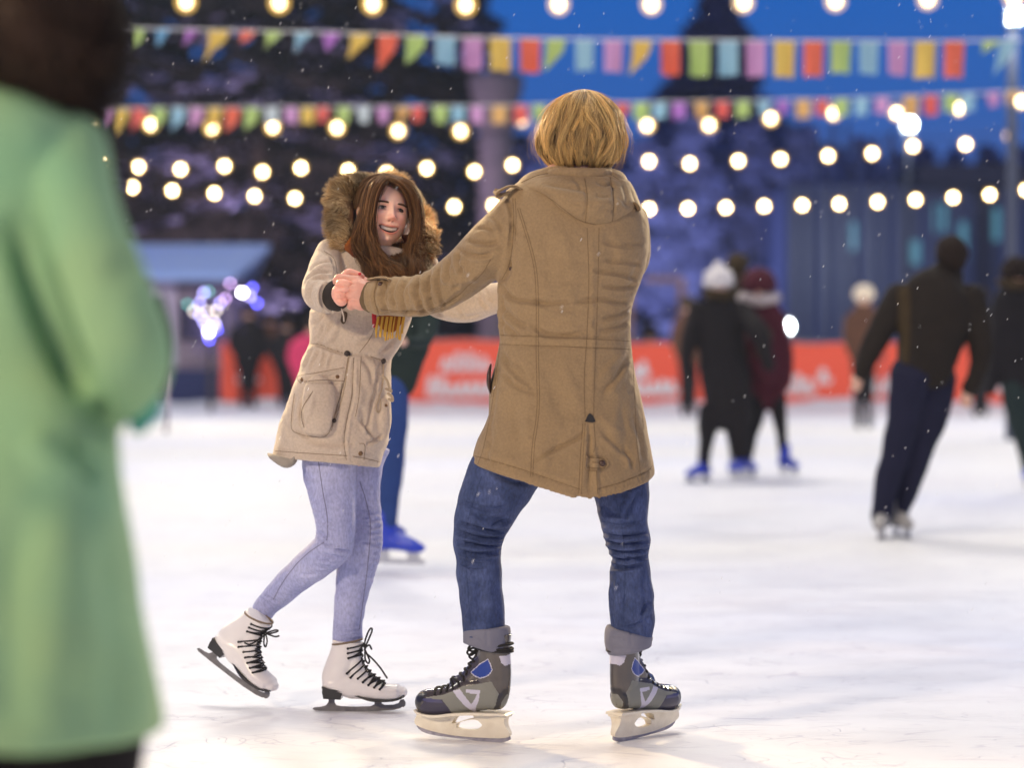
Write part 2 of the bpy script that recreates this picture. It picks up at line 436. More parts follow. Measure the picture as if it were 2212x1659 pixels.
mGround = mat('packed snow at dusk', (.30, .31, .36), .95, bump=(.6, .6), mix=((.20, .20, .25), .3, 2))
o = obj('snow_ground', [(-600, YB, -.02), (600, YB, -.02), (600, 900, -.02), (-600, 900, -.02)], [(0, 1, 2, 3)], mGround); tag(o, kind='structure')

# snow bank swept against the barrier
v = []; f = []; nx = 260
for i in range(nx + 1):
    x = -26 + 56 * i / nx
    hh = .10 + .07 * math.sin(x * 1.7) * math.sin(x * .63 + 1) + .05 * random.random(); ww = .7 + .25 * math.sin(x * .9 + 2) + .15 * random.random()
    for j in range(6):
        a = j / 5; v.append((x, YB - .16 - ww * (1 - a), -.01 + hh * math.sin(a * math.pi / 2) ** 1.4))
for i in range(nx):
    for j in range(5): a = i * 6 + j; f.append((a, a + 6, a + 7, a + 1))
o = obj('snow_bank', v, f, mSnow); tag(o, kind='structure')

# ---- barrier banners (orange-red with white script)
mBan = mat('orange red banner', (.86, .10, .042), .6, bump=(3, .3))
mPost = mat('galvanised steel', (.35, .36, .38), .4, metal=.8)
mWhite = mat('white print', (.82, .8, .8), .6)
SB = FPX / YB
def bx(vx): return (vx - CXP) * YB / FPX
def script(mb, x0, x1, z0, z1, Yf, seed, n):
    """flowing white script strokes on the banner"""
    r = random.Random(seed); x = x0; pts = []
    k = 0; step = (x1 - x0) / n
    for i in range(n):
        h = (z1 - z0) * r.uniform(.45, .75) if r.random() < .75 else (z1 - z0)
        a = x0 + i * step
        pts = [(a, Yf, z0), (a + step * .25, Yf, z0 + h), (a + step * .55, Yf, z0 + h * .9), (a + step * .5, Yf, z0 + h * .1), (a + step * .85, Yf, z0 + h * .05), (a + step * 1.02, Yf, z0 + h * .35)]
        mb.tube(np.array(pts), .036, seg=6, n=16, R2=.006)
def banner(x0, x1, label, texts, z1=1.30, posts=True):
    X0, X1 = bx(x0), bx(x1)
    t = empty('barrier_banner', ((X0 + X1) / 2, YB, 0), label, 'barrier', 'banners on the rink barrier')
    m = MB(); nx = max(6, int((X1 - X0) / .15)); P = []
    for i in range(nx + 1):
        x = X0 + (X1 - X0) * i / nx
        for j in range(7):
            z = .04 + (z1 - .04) * j / 6
            P.append((x, YB - .06 + .012 * math.sin(x * 9) * math.sin(z * 5) , z + (.015 * math.sin(x * 5) if j == 6 else 0)))
    nF = len(P); P2 = [(a, b + .03, c) for a, b, c in P]
    F = [(i * 7 + j, i * 7 + 7 + j, i * 7 + 8 + j, i * 7 + 1 + j) for i in range(nx) for j in range(6)]
    F2 = [tuple(q + nF for q in g[::-1]) for g in F]
    m.add(P + P2, F + F2); m.obj('banner_sheet', mBan, t)
    m = MB()
    for i in range(int((X1 - X0) / 2) + 1):
        x = min(X0 + .05 + 2 * i, X1 - .05); m.box((x, YB + .06, z1 / 2), (.025, .025, z1 / 2))
    m.box(((X0 + X1) / 2, YB + .06, z1 + .02), ((X1 - X0) / 2, .03, .02)); m.obj('barrier_frame', mPost, t)
    if texts:
        for (a, b, ya, yb, n, sd) in texts:
            m = MB(); script(m, bx(a), bx(b), W(0, yb, YB)[2], W(0, ya, YB)[2], YB - .085, sd, n)
            m.obj('white_script', mWhite, t)
    return t
banner(478, 602, 'short orange red barrier banner at the gap beside the dark hut entrance', [(515, 560, 800, 824, 2, 3)], 1.32)
banner(648, 1218, 'orange red barrier banner with white script, between the two main skaters', [(955, 1060, 765, 800, 4, 5), (925, 1075, 815, 855, 7, 6), (1110, 1180, 800, 850, 3, 9)], 1.33)
banner(1222, 1560, 'orange red barrier banner with white script right behind the long tan coat', [(1366, 1400, 782, 815, 2, 11), (1366, 1462, 810, 852, 5, 12)], 1.27)
banner(1564, 1905, 'orange red barrier banner between the dark clad pair and the man in the black jacket', [(1692, 1758, 795, 850, 3, 14), (1768, 1792, 800, 828, 1, 15), (1842, 1900, 800, 850, 3, 16)], 1.27)
banner(1909, 2330, 'orange red barrier banner running out at the right end of the rink', [(1912, 1990, 800, 850, 4, 17), (2100, 2190, 800, 848, 4, 19)], 1.27)

# ---- hut with a snowy roof
mHutW = mat('weathered hut boards', (.50, .38, .44), .8, bump=(8, .4), mix=((.30, .24, .32), 2, 2))
mHutD = mat('dark hut opening', (.03, .025, .05), .8)
mHutT = mat('blue plastic skirt', (.02, .03, .13), .5)
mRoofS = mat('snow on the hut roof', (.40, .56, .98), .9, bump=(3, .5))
YH = 51.0
def hx(vx, Y=YH): return (vx - CXP) * Y / FPX
def hz(vy, Y=YH): return W(0, vy, Y)[2]
hut = empty('hut', (hx(380), YH, 0), 'wooden hut with a blue snowy roof behind the rink, left of the woman', 'hut')
m = MB(); m.box(((hx(150) + hx(492)) / 2, YH + 1.4, hz(592) / 2), ((hx(492) - hx(150)) / 2, 1.2, hz(592) / 2))
g0, g1 = hx(488), hx(495)
m.obj('wall', mHutW, hut)
m = MB(); zc = hz(520); ze = hz(592)
xl, xr = hx(140), hx(512); R_ = []
P = [(xl, YH - .35, ze), (xr, YH - .35, ze), (xr + .55, YH + 1.4, zc), (xl, YH + 1.4, zc), (xl, YH + 3.1, ze), (xr, YH + 3.1, ze)]
P2 = [(a, b, c - .14) for a, b, c in P]
m.add(P + P2, [(0, 1, 2, 3), (3, 2, 5, 4), (6, 9, 8, 7), (9, 10, 11, 8), (0, 6, 7, 1), (1, 7, 8, 2), (2, 8, 11, 5), (5, 11, 10, 4), (4, 10, 9, 3), (3, 9, 6, 0)])
m.obj('roof', mRoofS, hut, smooth=False)
m = MB(); m.box(((hx(385) + hx(482)) / 2, YH + .16, (hz(735) + hz(650)) / 2), ((hx(482) - hx(385)) / 2, .03, (hz(650) - hz(735)) / 2)); m.obj('window', mHutD, hut, smooth=False)
m = MB(); m.box(((hx(345) + hx(470)) / 2, YH + .12, hz(800) / 2 + .02), ((hx(470) - hx(345)) / 2, .05, (hz(800)) / 2)); m.obj('counter_skirt', mHutT, hut, smooth=False)
mLilac = mat('lilac boards', (.62, .52, .66), .8, bump=(8, .3))
m = MB(); m.box(((hx(310) + hx(380)) / 2, YH + .15, (hz(600) + hz(790)) / 2), ((hx(380) - hx(310)) / 2, .04, (hz(600) - hz(790)) / 2)); m.obj('shutter', mLilac, hut, smooth=False)

# ---- pale stone column
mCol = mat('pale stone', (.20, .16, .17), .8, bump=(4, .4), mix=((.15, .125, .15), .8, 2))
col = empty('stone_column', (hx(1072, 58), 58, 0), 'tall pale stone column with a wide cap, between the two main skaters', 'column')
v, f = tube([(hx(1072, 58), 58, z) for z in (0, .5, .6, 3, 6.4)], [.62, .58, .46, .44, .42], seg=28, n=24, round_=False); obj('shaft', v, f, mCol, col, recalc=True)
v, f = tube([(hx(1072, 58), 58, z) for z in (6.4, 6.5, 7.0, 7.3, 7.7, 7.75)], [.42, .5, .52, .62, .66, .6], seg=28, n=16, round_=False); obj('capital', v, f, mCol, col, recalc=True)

# ---- trees: snowy conifers
mBark = mat('dark bark', (.05, .035, .028), .95, bump=(10, .6))
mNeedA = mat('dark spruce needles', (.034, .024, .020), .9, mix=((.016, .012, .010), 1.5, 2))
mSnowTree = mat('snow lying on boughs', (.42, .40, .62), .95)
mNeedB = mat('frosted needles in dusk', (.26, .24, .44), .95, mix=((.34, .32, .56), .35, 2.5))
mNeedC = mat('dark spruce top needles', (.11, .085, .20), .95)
def conifer(vx, Y, height, rad, label, group, needles, snowm, nb=150, seed=1, snow=.4, leaf=.22, base=.4, kmul=1.0):
    r = np.random.default_rng(seed); x0 = (vx - CXP) * Y / FPX
    t = empty('conifer', (x0, Y, 0), label, 'tree', group)
    v, f = tube([(x0, Y, 0), (x0 + .05, Y, height * .5), (x0, Y, height)], [.04 * rad + .12, .03 * rad + .08, .03], seg=10, n=8, round_=False); obj('trunk', v, f, mBark, t)
    cen = []; nr = []; sc_ = []; sn = []
    for i in range(nb):
        u = (i + r.random()) / nb; z = base + (height - base) * u ** 1.0; L = rad * (1 - u) ** .8 * r.uniform(.7, 1.1) + .1; a = r.uniform(0, 6.283)
        k = int((44 + 16 * L) * kmul); s = r.random(k) ** .6
        dz = -.28 * L * s ** 1.4 + .05 * r.normal(size=k)
        wd = .10 + .22 * L * s * (1 - s * .5)
        la = wd * r.normal(size=k); cc = np.column_stack([x0 + math.cos(a) * L * s - math.sin(a) * la, Y + math.sin(a) * L * s + math.cos(a) * la, z + dz])
        cen.append(cc); snb = r.random() < snow
        sn.append(np.full(k, snb) & (r.random(k) < .75)); sc_.append(r.uniform(.5, 1.3, k) * leaf * .78)
    c = np.concatenate(cen); sn = np.concatenate(sn); s = np.concatenate(sc_); n = len(c)
    c[sn, 2] += .06
    q = unit(r.normal(size=(n, 3)) * (1, 1, .6)); q2 = unit(np.cross(q, r.normal(size=(n, 3))))
    q[sn] = unit(q[sn] * (1, 1, .15)); q2[sn] = unit(np.cross(np.tile((0, 0, 1.), (sn.sum(), 1)) + .3 * r.normal(size=(sn.sum(), 3)), q[sn]))
    a_ = q * s[:, None]; b_ = q2 * (s * .45)[:, None]
    V = np.stack([c - a_, c + b_, c + a_, c - b_], 1)
    def put(mask, name, m_):
        vv = V[mask].reshape(-1, 3)
        if len(vv): obj(name, vv, np.arange(len(vv)).reshape(-1, 4), m_, t, smooth=False)
    put(~sn, 'crown', needles); put(sn, 'bough_snow', snowm)
    return t
GT = 'snowy conifers behind the rink on the left'
conifer(250, 64, 14.5, 4.6, 'dark snowy conifer rising above the mint coat, leftmost of the near conifers', GT, mNeedA, mSnowTree, 190, 1, .38, .3)
conifer(560, 60, 15.5, 4.4, 'broad dark conifer with purple lit snow behind the hut', GT, mNeedA, mSnowTree, 210, 2, .42, .3)
conifer(840, 63, 15.0, 4.6, 'dark snowy conifer directly behind the woman with the fur hood', GT, mNeedA, mSnowTree, 210, 3, .42, .3)
conifer(1010, 72, 13.5, 3.2, 'slimmer dark snowy conifer just left of the pale column', GT, mNeedA, mSnowTree, 120, 4, .5, .3)
conifer(400, 76, 17.0, 5.0, 'tall dark conifer filling the gap behind the two broad conifers', GT, mNeedA, mSnowTree, 160, 5, .35, .36)
conifer(700, 78, 17.0, 4.8, 'tall dark conifer rising between the hut and the woman', GT, mNeedA, mSnowTree, 160, 6, .35, .36)
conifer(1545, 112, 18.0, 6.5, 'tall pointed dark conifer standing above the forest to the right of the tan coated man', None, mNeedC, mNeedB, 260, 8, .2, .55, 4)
# frosted forest behind the right half: separate trees
GF = 'frosted forest trees behind the right half of the rink'
fl = ['left of the white floodlight', 'behind the man in the long tan coat', 'behind the dark clad pair', 'beside the glass hall']
kk = 0
for i, (vx, Y, h) in enumerate(((1130, 96, 9.6), (1190, 104, 8.8), (1265, 98, 9.2), (1330, 106, 10.4), (1395, 95, 9.3), (1450, 108, 11.0), (1500, 96, 10.6), (1560, 104, 11.6), (1620, 97, 10.3),
                               (1685, 108, 10.9), (1740, 98, 10.2), (1800, 110, 10.4), (1860, 100, 9.8), (1930, 108, 9.9), (1990, 102, 9.6), (2060, 112, 10.3), (2130, 104, 9.9), (2200, 110, 10.4))):
    where = ('between the pale column and the tan coated man' if vx < 1160 else 'behind the tan coated man' if vx < 1400 else 'above the dark clad skating group' if vx < 1700 else 'behind the glass hall on the right')
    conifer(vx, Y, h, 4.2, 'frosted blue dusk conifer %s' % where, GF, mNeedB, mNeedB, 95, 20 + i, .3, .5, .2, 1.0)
# far dark rise closing the horizon
mHill = mat('dusk wooded hill', (.16, .16, .34), 1.0, mix=((.22, .22, .42), .05, 2))
v = []; f = []; nx = 90
for i in range(nx + 1):
    x = -150 + 300 * i / nx; h = 9 + 2.2 * math.sin(x * .09 + 1) + 1.2 * math.sin(x * .31) + random.random()
    v += [(x, 150, -1), (x, 165, h)]; 
for i in range(nx): a = i * 2; f.append((a, a + 2, a + 3, a + 1))
v += [(150, 220, -1), (-150, 220, -1)]
o = obj('wooded_hill', v, f, mHill); tag(o, kind='structure')

# ---- glass hall on the right
YG = 84.0
def gx(vx): return (vx - CXP) * YG / FPX
def gz(vy): return W(0, vy, YG)[2]
mFin = mat('pale blue facade fins', (.07, .085, .20), .6); mGl = mat('dusk glass', (.07, .075, .16), .35); mRf = mat('dark roof edge', (.035, .025, .045), .7)
mLitG = mat('teal lit panes', (.05, .12, .16), .3, emis=(.10, .33, .42), es=.55)
hall = empty('glass_hall', (gx(2000), YG, 0), 'long glass hall with vertical pale fins and a dark roof edge at the right', 'building')
X0, X1 = gx(1700), gx(2330)
m = MB(); m.box(((X0 + X1) / 2, YG + 4, gz(400) / 2), ((X1 - X0) / 2, 4, gz(400) / 2)); m.obj('glass_wall', mGl, hall, smooth=False)
m = MB(); m.box(((gx(1960) + gx(2330)) / 2, YG + 3, gz(385)), ((gx(2330) - gx(1960)) / 2, 5.2, .35)); m.obj('roof', mRf, hall, smooth=False)
m = MB(); r = random.Random(4); x = X0
while x < X1:
    zt = gz(r.uniform(255, 300)) if x < gx(1960) else gz(405); m.box((x, YG - .15, zt / 2), (r.uniform(.05, .13), .1, zt / 2)); x += r.uniform(.42, .62)
m.obj('facade_fins', mFin, hall, smooth=False)
for vx, a, b in ((2030, 440, 500), (2085, 480, 560), (1975, 520, 570), (2150, 450, 520), (1850, 480, 540)):
    m = MB(); m.box((gx(vx), YG - .05, (gz(a) + gz(b)) / 2), (.22, .04, (gz(a) - gz(b)) / 2)); m.obj('lit_pane', mLitG, hall, smooth=False)
m = MB(); m.box((gx(2118), YG - .4, gz(390) / 2), (.28, .25, gz(390) / 2)); m.obj('pillar', mRf, hall, smooth=False)

# ---- timber gate frame by the barrier
mTim = mat('pale timber', (.30, .18, .17), .8, bump=(8, .4))
m = MB(); Yt = 50.0
xa, xb = (1392 - CXP) * Yt / FPX, (1472 - CXP) * Yt / FPX; zt = W(0, 600, Yt)[2]
m.box((xb, Yt, zt / 2), (.07, .07, zt / 2)); m.box((xa - .3, Yt, zt / 2), (.07, .07, zt / 2)); m.box(((xa + xb) / 2, Yt, zt - .03), ((xb - xa) / 2, .06, .06))
o = m.obj('timber_frame', mTim, origin=(xa, Yt, 0), smooth=False); tag(o, 'pale timber gate frame behind the barrier, right of the tan coat', 'frame')

# ---- floodlights
mMast = mat('dark grey mast paint', (.06, .07, .11), .8)
def flood(vx, vy, Y, r, label, col, es, group):
    p = W(vx, vy, Y); t = empty('floodlight', (p[0], Y, 0), label, 'floodlight', group)
    v, f = tube([(p[0], Y + .25, 0), (p[0], Y + .25, p[2])], [.08, .06], seg=10, n=4); obj('mast', v, f, mMast, t)
    m = MB(); m.box((p[0], Y + .14, p[2]), (r * 1.15, .09, r * 1.15)); m.obj('lamp_housing', mPost, t, smooth=False)
    v, f = ell((p[0], Y, p[2]), (r, .05, r)); obj('lamp_glass', v, f, mat('floodlight glow', (1, 1, 1), .5, emis=col, es=es), t)
    l = bpy.data.lights.new('floodlight_lamp', 'AREA'); lo = bpy.data.objects.new('floodlight_lamp', l); C.objects.link(lo); lo.parent = t
    lo.location = (0, -.12, p[2]); lo.rotation_euler = (math.radians(65), 0, math.radians(15 if vx > 1106 else -15)); l.size = r * 1.5; l.energy = 25; l.color = (.95, 1, .95)
GFl = 'white floodlights beyond the rink'
flood(2196, 32, 30, .085, 'white floodlight high on a mast in the upper right corner', (.75, 1, .92), 20, GFl)
flood(1965, 268, 56, .13, 'white floodlight on a mast among the strings of bulbs, right', (.8, 1, .95), 7, GFl)
flood(1700, 705, 52, .12, 'low bluish white floodlight beside the maroon hooded skater', (.7, .9, 1), 12, GFl)

# ---- strings of bulbs
def bulb_mat(nm, es, c=(1, .76, .40)): return mat(nm, (1, .9, .7), .4, emis=c, es=es)
def halo_mat(k):  # glowing shell added round each bulb to imitate a lens halo
    m = bpy.data.materials.new('warm halo glow'); m.use_nodes = True; N = m.node_tree.nodes; L = m.node_tree.links; N.clear()
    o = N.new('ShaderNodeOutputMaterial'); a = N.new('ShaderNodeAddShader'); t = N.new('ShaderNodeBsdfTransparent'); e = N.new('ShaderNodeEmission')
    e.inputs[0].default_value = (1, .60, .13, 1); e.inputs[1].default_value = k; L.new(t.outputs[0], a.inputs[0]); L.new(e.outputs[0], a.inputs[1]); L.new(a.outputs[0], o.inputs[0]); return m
mCable = mat('black cable', (.01, .01, .01), .6)
def light_string(pts, Y, label, es, r=.05):
    P = [W(a, b, Y) for a, b in pts]
    t = empty('string_lights', tuple(P[len(P) // 2]), label, 'string lights', 'strings of warm bulbs over the rink')
    m = MB(); A = [p + np.array((0, 0, .13)) for p in P]; A = [A[0] * 2 - A[1]] + A + [A[-1] * 2 - A[-2]]
    m.tube(np.array(A), .009, seg=5, n=len(A) * 4, round_=False)
    for p in P: m.tube([p + np.array((0, 0, .13)), p + np.array((0, 0, .03))], .014, seg=6, n=2)
    m.obj('cable', mCable, t)
    mb = bulb_mat('warm bulb', es); first = None; fg = None; gl = halo_mat(min(1.1, .30 * es ** .35))
    for p in P:
        if first is None:
            v, f = ell(p, (r, r, r * 1.15), nu=12, nv=8); first = obj('bulb', v, f, mb, t); p0 = p; v, f = ell(p, (r * 1.9,) * 3, nu=16, nv=10); fg = obj('halo_shell', v, f, gl, first)
        else:
            q = first.copy(); C.objects.link(q); q.parent = t; q.location = Vector(p - p0)
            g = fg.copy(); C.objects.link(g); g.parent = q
LA = [(402, 3), (603, 5), (805, 7), (1006, 10), (1207, 8), (1407, 8), (1606, 4), (1805, 1), (2004, -3), (2190, -8)]
LB = [(190, 266), (326, 268), (457, 275), (589, 273), (728, 275), (860, 282), (995, 283), (1128, 257), (1263, 268), (1398, 270), (1532, 269), (1665, 255), (1801, 244), (1937, 243), (2071, 233), (2206, 218)]
LC = [(214, 350), (299, 360), (390, 365), (485, 358), (567, 371), (650, 362), (752, 368), (835, 373), (922, 363), (1025, 370), (1107, 356), (1205, 362), (1300, 355), (1402, 348), (1490, 353), (1595, 347), (1686, 343), (1789, 336), (1884, 331), (1972, 315), (2086, 311), (2181, 293)]
LD = [(286, 404), (372, 411), (463, 417), (550, 423), (637, 428), (725, 436), (812, 438), (898, 440), (981, 446), (1066, 443), (1150, 447), (1235, 450), (1320, 450), (1402, 451), (1486, 450), (1568, 448), (1651, 445), (1733, 443), (1813, 440), (1896, 436), (1978, 431), (2059, 426), (2138, 420), (2216, 410)]
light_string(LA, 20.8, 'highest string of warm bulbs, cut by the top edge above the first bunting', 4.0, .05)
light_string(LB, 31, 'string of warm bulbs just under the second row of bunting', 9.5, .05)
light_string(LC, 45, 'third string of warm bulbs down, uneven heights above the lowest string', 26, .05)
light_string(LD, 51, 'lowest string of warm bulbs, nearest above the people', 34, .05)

# ---- bunting
FC = {'y': (.75, .50, .05), 'o': (.80, .10, .025), 'g': (.42, .58, .13), 's': (.26, .50, .62), 'p': (.58, .26, .52), 'v': (.42, .12, .52), 'r': (.75, .08, .05), 'w': (.55, .62, .62), 'b': (.12, .38, .60), 'a': (.70, .38, .08)}
FC = {k: tuple(.90 * x + .05 for x in v) for k, v in FC.items()}
FM = {k: mat('bunting cloth ' + {'y': 'yellow', 'o': 'orange', 'g': 'lime', 's': 'sky blue', 'p': 'pink', 'v': 'violet', 'r': 'red', 'w': 'pale', 'b': 'blue', 'a': 'amber'}[k], c, .7) for k, c in FC.items()}
for m_ in FM.values():
    b_ = m_.node_tree.nodes['Principled BSDF']; b_.inputs['Transmission Weight'].default_value = 0
def bunting(flags, Y, label):
    x0, y0 = flags[len(flags) // 2][:2]; t = empty('bunting', tuple(W(x0, y0, Y)), label, 'bunting', 'rows of bunting over the rink')
    m = MB(); P = [W(a[0], a[1] - 1, Y) for a in flags]; P = [P[0] * 2 - P[1]] + P + [P[-1] * 2 - P[-2]]
    m.tube(np.array(P), .006, seg=5, n=len(P) * 3, round_=False); m.obj('rope', mWhite, t)
    for (vx, vy, wd, ht, sk, c) in flags:
        # cloth rectangle blown by the wind: curls in depth, corner swings by sk
        nx, ny = 6, 9; v = []
        ph = random.uniform(0, 6); tri = ht < wd * 1.15 and ht < 42
        for j in range(ny):
            b = j / (ny - 1)
            for i in range(nx):
                a = i / (nx - 1) - .5
                yy = vy + ht * b * (1 - (.55 * (a + .5) if sk < 0 else 0) * (1 if abs(sk) > 3 else 0))
                xx = vx + wd * a * (1 - (.45 * b if tri else .06 * b)) + sk * b * b
                p = W(xx, yy, Y); p[1] += .05 * math.sin(a * 5 + ph) * (b + .2) + (.12 * b if abs(sk) > 3 else .03 * b); v.append(p)
        n = len(v); v2 = [p + np.array((0, .002, 0)) for p in v]
        f = [(j * nx + i, j * nx + i + 1, (j + 1) * nx + i + 1, (j + 1) * nx + i) for j in range(ny - 1) for i in range(nx - 1)]
        f += [tuple(q + n for q in g[::-1]) for g in f]
        obj('flag', v + v2, f, FM[c], t)
def ytop1(x): return np.interp(x, [250, 700, 1000, 1300, 2000, 2212], [60, 70, 80, 86, 89, 86])
def ytop2(x): return np.interp(x, [200, 700, 1100, 1345, 1800, 2212], [234, 231, 228, 222, 214, 196])
R1 = [(297, 26, 40, -6, 'g'), (352, 30, 34, -10, 'b'), (415, 32, 30, -14, 'v'), (472, 44, 62, -18, 'y'), (535, 34, 30, -14, 'o'), (590, 36, 40, -14, 'g'), (655, 38, 40, -12, 's'), (716, 40, 36, -4, 'v'), (778, 42, 50, -12, 'y'), (838, 42, 72, -6, 'o'), (899, 42, 58, -5, 'g'),
      (962, 42, 58, 0, 's'), (1022, 42, 68, 0, 'p'), (1081, 46, 70, 0, 'y'), (1145, 44, 72, 0, 'o'), (1201, 42, 66, -7, 'g'), (1263, 40, 66, 0, 's'), (1325, 40, 68, 0, 'p'), (1387, 42, 74, -8, 'y'), (1448, 42, 74, 0, 'o'), (1511, 44, 76, 0, 'g'), (1573, 42, 74, 0, 's'),
      (1633, 42, 76, 0, 'p'), (1695, 46, 78, 0, 'y'), (1758, 44, 76, 0, 'o'), (1817, 44, 68, 0, 'g'), (1877, 42, 70, 0, 's'), (1939, 42, 72, 0, 'p'), (1999, 46, 78, 0, 'y'), (2062, 44, 78, 0, 'o'), (2142, 40, 24, -4, 'g'), (2178, 36, 72, -8, 's')]
bunting([(a, ytop1(a), b, c_, s, k) for a, b, c_, s, k in R1], 21.4, 'upper row of bunting with large coloured flags against the blue sky')
R2 = [(228, 24, 44, -6, 'p'), (263, 30, 54, -6, 'y'), (300, 30, 50, -5, 'r'), (343, 28, 50, -4, 'g'), (385, 28, 50, -5, 's'), (425, 28, 48, -5, 'p'), (465, 30, 48, -4, 'y'), (503, 30, 52, -4, 'o'), (545, 30, 48, -4, 'g'), (587, 28, 36, 0, 'w'), (628, 28, 34, 0, 'p'), (665, 28, 34, -3, 'y'), (697, 30, 32, -3, 'r'),
      (742, 32, 36, -2, 'g'), (785, 30, 34, 0, 'w'), (828, 30, 34, 0, 'p'), (873, 34, 38, -4, 'a'), (903, 28, 32, -3, 'r'), (951, 34, 36, 0, 'g'), (990, 28, 34, 0, 's'), (1030, 28, 36, 0, 'p'), (1078, 32, 38, 0, 'a'), (1125, 30, 36, 0, 'r'), (1165, 30, 34, 0, 'g'), (1215, 30, 34, 0, 's'), (1260, 30, 34, 0, 'p'), (1300, 30, 34, 0, 'a'),
      (1345, 32, 44, -4, 'r'), (1385, 32, 38, 0, 'g'), (1425, 28, 34, 0, 's'), (1467, 28, 34, 0, 'v'), (1515, 32, 36, 0, 'a'), (1560, 28, 34, 0, 'r'), (1605, 28, 34, 0, 'g'), (1650, 28, 32, 0, 's'), (1690, 28, 30, 0, 'v'), (1735, 32, 38, 0, 'a'), (1777, 28, 34, 0, 'r'), (1818, 30, 36, 0, 'g'), (1862, 28, 36, 0, 's'), (1905, 28, 34, 0, 'p'),
      (1967, 32, 44, 0, 'a'), (2010, 30, 42, 0, 'r'), (2055, 30, 38, 0, 'g'), (2092, 28, 38, 0, 's'), (2145, 30, 30, 0, 'p'), (2190, 34, 34, -5, 'a')]
bunting([(a, ytop2(a), b, c_, s, k) for a, b, c_, s, k in R2], 29.5, 'lower row of bunting with small flags just above the second string of bulbs')

# ---- little tree covered in coloured lights
YL = 44.0
lt = empty('light_tree', tuple(W(455, 840, YL) * (1, 1, 0)), 'small tree covered in blue and white fairy lights in front of the hut', 'tree')
p0 = W(455, 840, YL)[0]
v, f = tube([(p0, YL, 0), (p0, YL, 1.6)], [.05, .03], seg=8, n=4); obj('trunk', v, f, mBark, lt)
c = []; 
for a, b in ((455, 640), (440, 680), (480, 660), (430, 700), (470, 710), (450, 740), (500, 640), (520, 640)):
    c.append(W(a, b, YL) + rng.normal(size=(90, 3)) * (.16, .14, .14))
c = np.concatenate(c); q = unit(rng.normal(size=(len(c), 3))); q2 = unit(np.cross(q, rng.normal(size=(len(c), 3))))
V = np.stack([c - q * .06, c + q2 * .02, c + q * .06, c - q2 * .02], 1).reshape(-1, 3); obj('crown', V, np.arange(len(V)).reshape(-1, 4), mNeedC, lt, smooth=False)
LB_ = {'w': ((1, .97, 1), 60), 'l': ((.45, .40, 1), 15), 'b': ((.07, .07, 1), 24), 't': ((.05, .5, .42), 7), 'c': ((1, .85, .7), 9), 'm': ((.8, .45, 1), 9)}
LM = {k: mat('fairy light ' + {'w': 'white', 'l': 'lilac', 'b': 'blue', 't': 'teal', 'c': 'cream', 'm': 'mauve'}[k], (1, 1, 1), .5, emis=a, es=s) for k, (a, s) in LB_.items()}
LBK = {}
for (a, b, k) in ((405, 657, 't'), (418, 672, 'c'), (440, 632, 'l'), (451, 630, 't'), (497, 612, 'm'), (487, 645, 'm'), (432, 680, 'l'), (448, 672, 'c'), (468, 670, 'c'), (462, 694, 'c'), (465, 702, 'l'), (440, 695, 'l'), (447, 705, 'l'), (452, 716, 'w'), (449, 722, 'l'), (452, 733, 'b'), (468, 712, 'b'),
                  (523, 632, 'w'), (545, 622, 'b'), (540, 640, 'l'), (555, 655, 'b'), (430, 655, 'l'), (475, 655, 'l')):
    p = W(a, b, YL - .25)
    if k in LBK: q = LBK[k][0].copy(); C.objects.link(q); q.parent = lt; q.location = Vector(p - LBK[k][1])
    else:
        v, f = ell(p, (.03, .03, .03), nu=10, nv=6); LBK[k] = (obj('fairy_light', v, f, LM[k], lt), p)
# a slim marker pole near the mint coat
p = W(358, 935, GY(935)); Yp = GY(935)
m = MB(); zt = W(0, 805, Yp)[2]; m.tube([(p[0], Yp, 0), (p[0], Yp, zt * .38)], .03, seg=10, n=3, m=0); m.tube([(p[0], Yp, zt * .38), (p[0], Yp, zt)], .03, seg=10, n=3, m=1)
o = m.obj('marker_pole', [mat('dark pole paint', (.10, .06, .10), .6), mat('pale pole paint', (.55, .42, .50), .6)], origin=(p[0], Yp, 0)); tag(o, 'slim marker pole on the ice beside the mint coat elbow, pale above, dark foot', 'pole')
# falling snow
ns = 520; pos = []
for i in range(ns):
    Y = random.uniform(5.9, 9.5); pos.append(W(random.uniform(250, 2212), random.uniform(0, 1350), Y))
pos = np.array(pos); L_ = rng.uniform(.002, .0048, ns)[:, None] * np.column_stack([rng.uniform(.3, .7, ns), rng.normal(size=ns) * .2, np.ones(ns)])
v, f = strands(np.stack([pos - L_, pos, pos + L_], 1), .0006, .0006, 4)
o = obj('falling_snow', v, f, mat('snowflake', (.95, .95, .95), .8)); tag(o, 'fine snowflakes drifting over the rink', kind='stuff')
# ================================================================ people in the background
mSkin = mat('skin', (.62, .36, .26), .5, bump=(150, .15), sss=.15)
def cloth(nm, c, c2=None, rough=.85, sc_=9): return mat(nm, c, rough, bump=[(14, .25), (300, .2)], mix=(c2 or tuple(x * .7 for x in c), sc_, 1.6), spec=.2)
mBlack = cloth('black cloth', (.016, .013, .014)); mNavy = cloth('navy cloth', (.014, .014, .036)); mMar = cloth('maroon cloth', (.075, .012, .022))
mOlive = cloth('olive brown cloth', (.055, .036, .016)); mDGreen = cloth('dark green cloth', (.022, .035, .032)); mBlueJ = cloth('deep blue jeans', (.030, .065, .22))
mLeather = cloth('brown black leather', (.020, .014, .010), rough=.8)
mGreyB = mat('grey boot', (.30, .28, .27), .5)
mBlueS = mat('blue plastic skate', (.012, .04, .45), .3); mSteel = mat('blade steel', (.50, .50, .52), .3, metal=.9, bump=(40, .2))
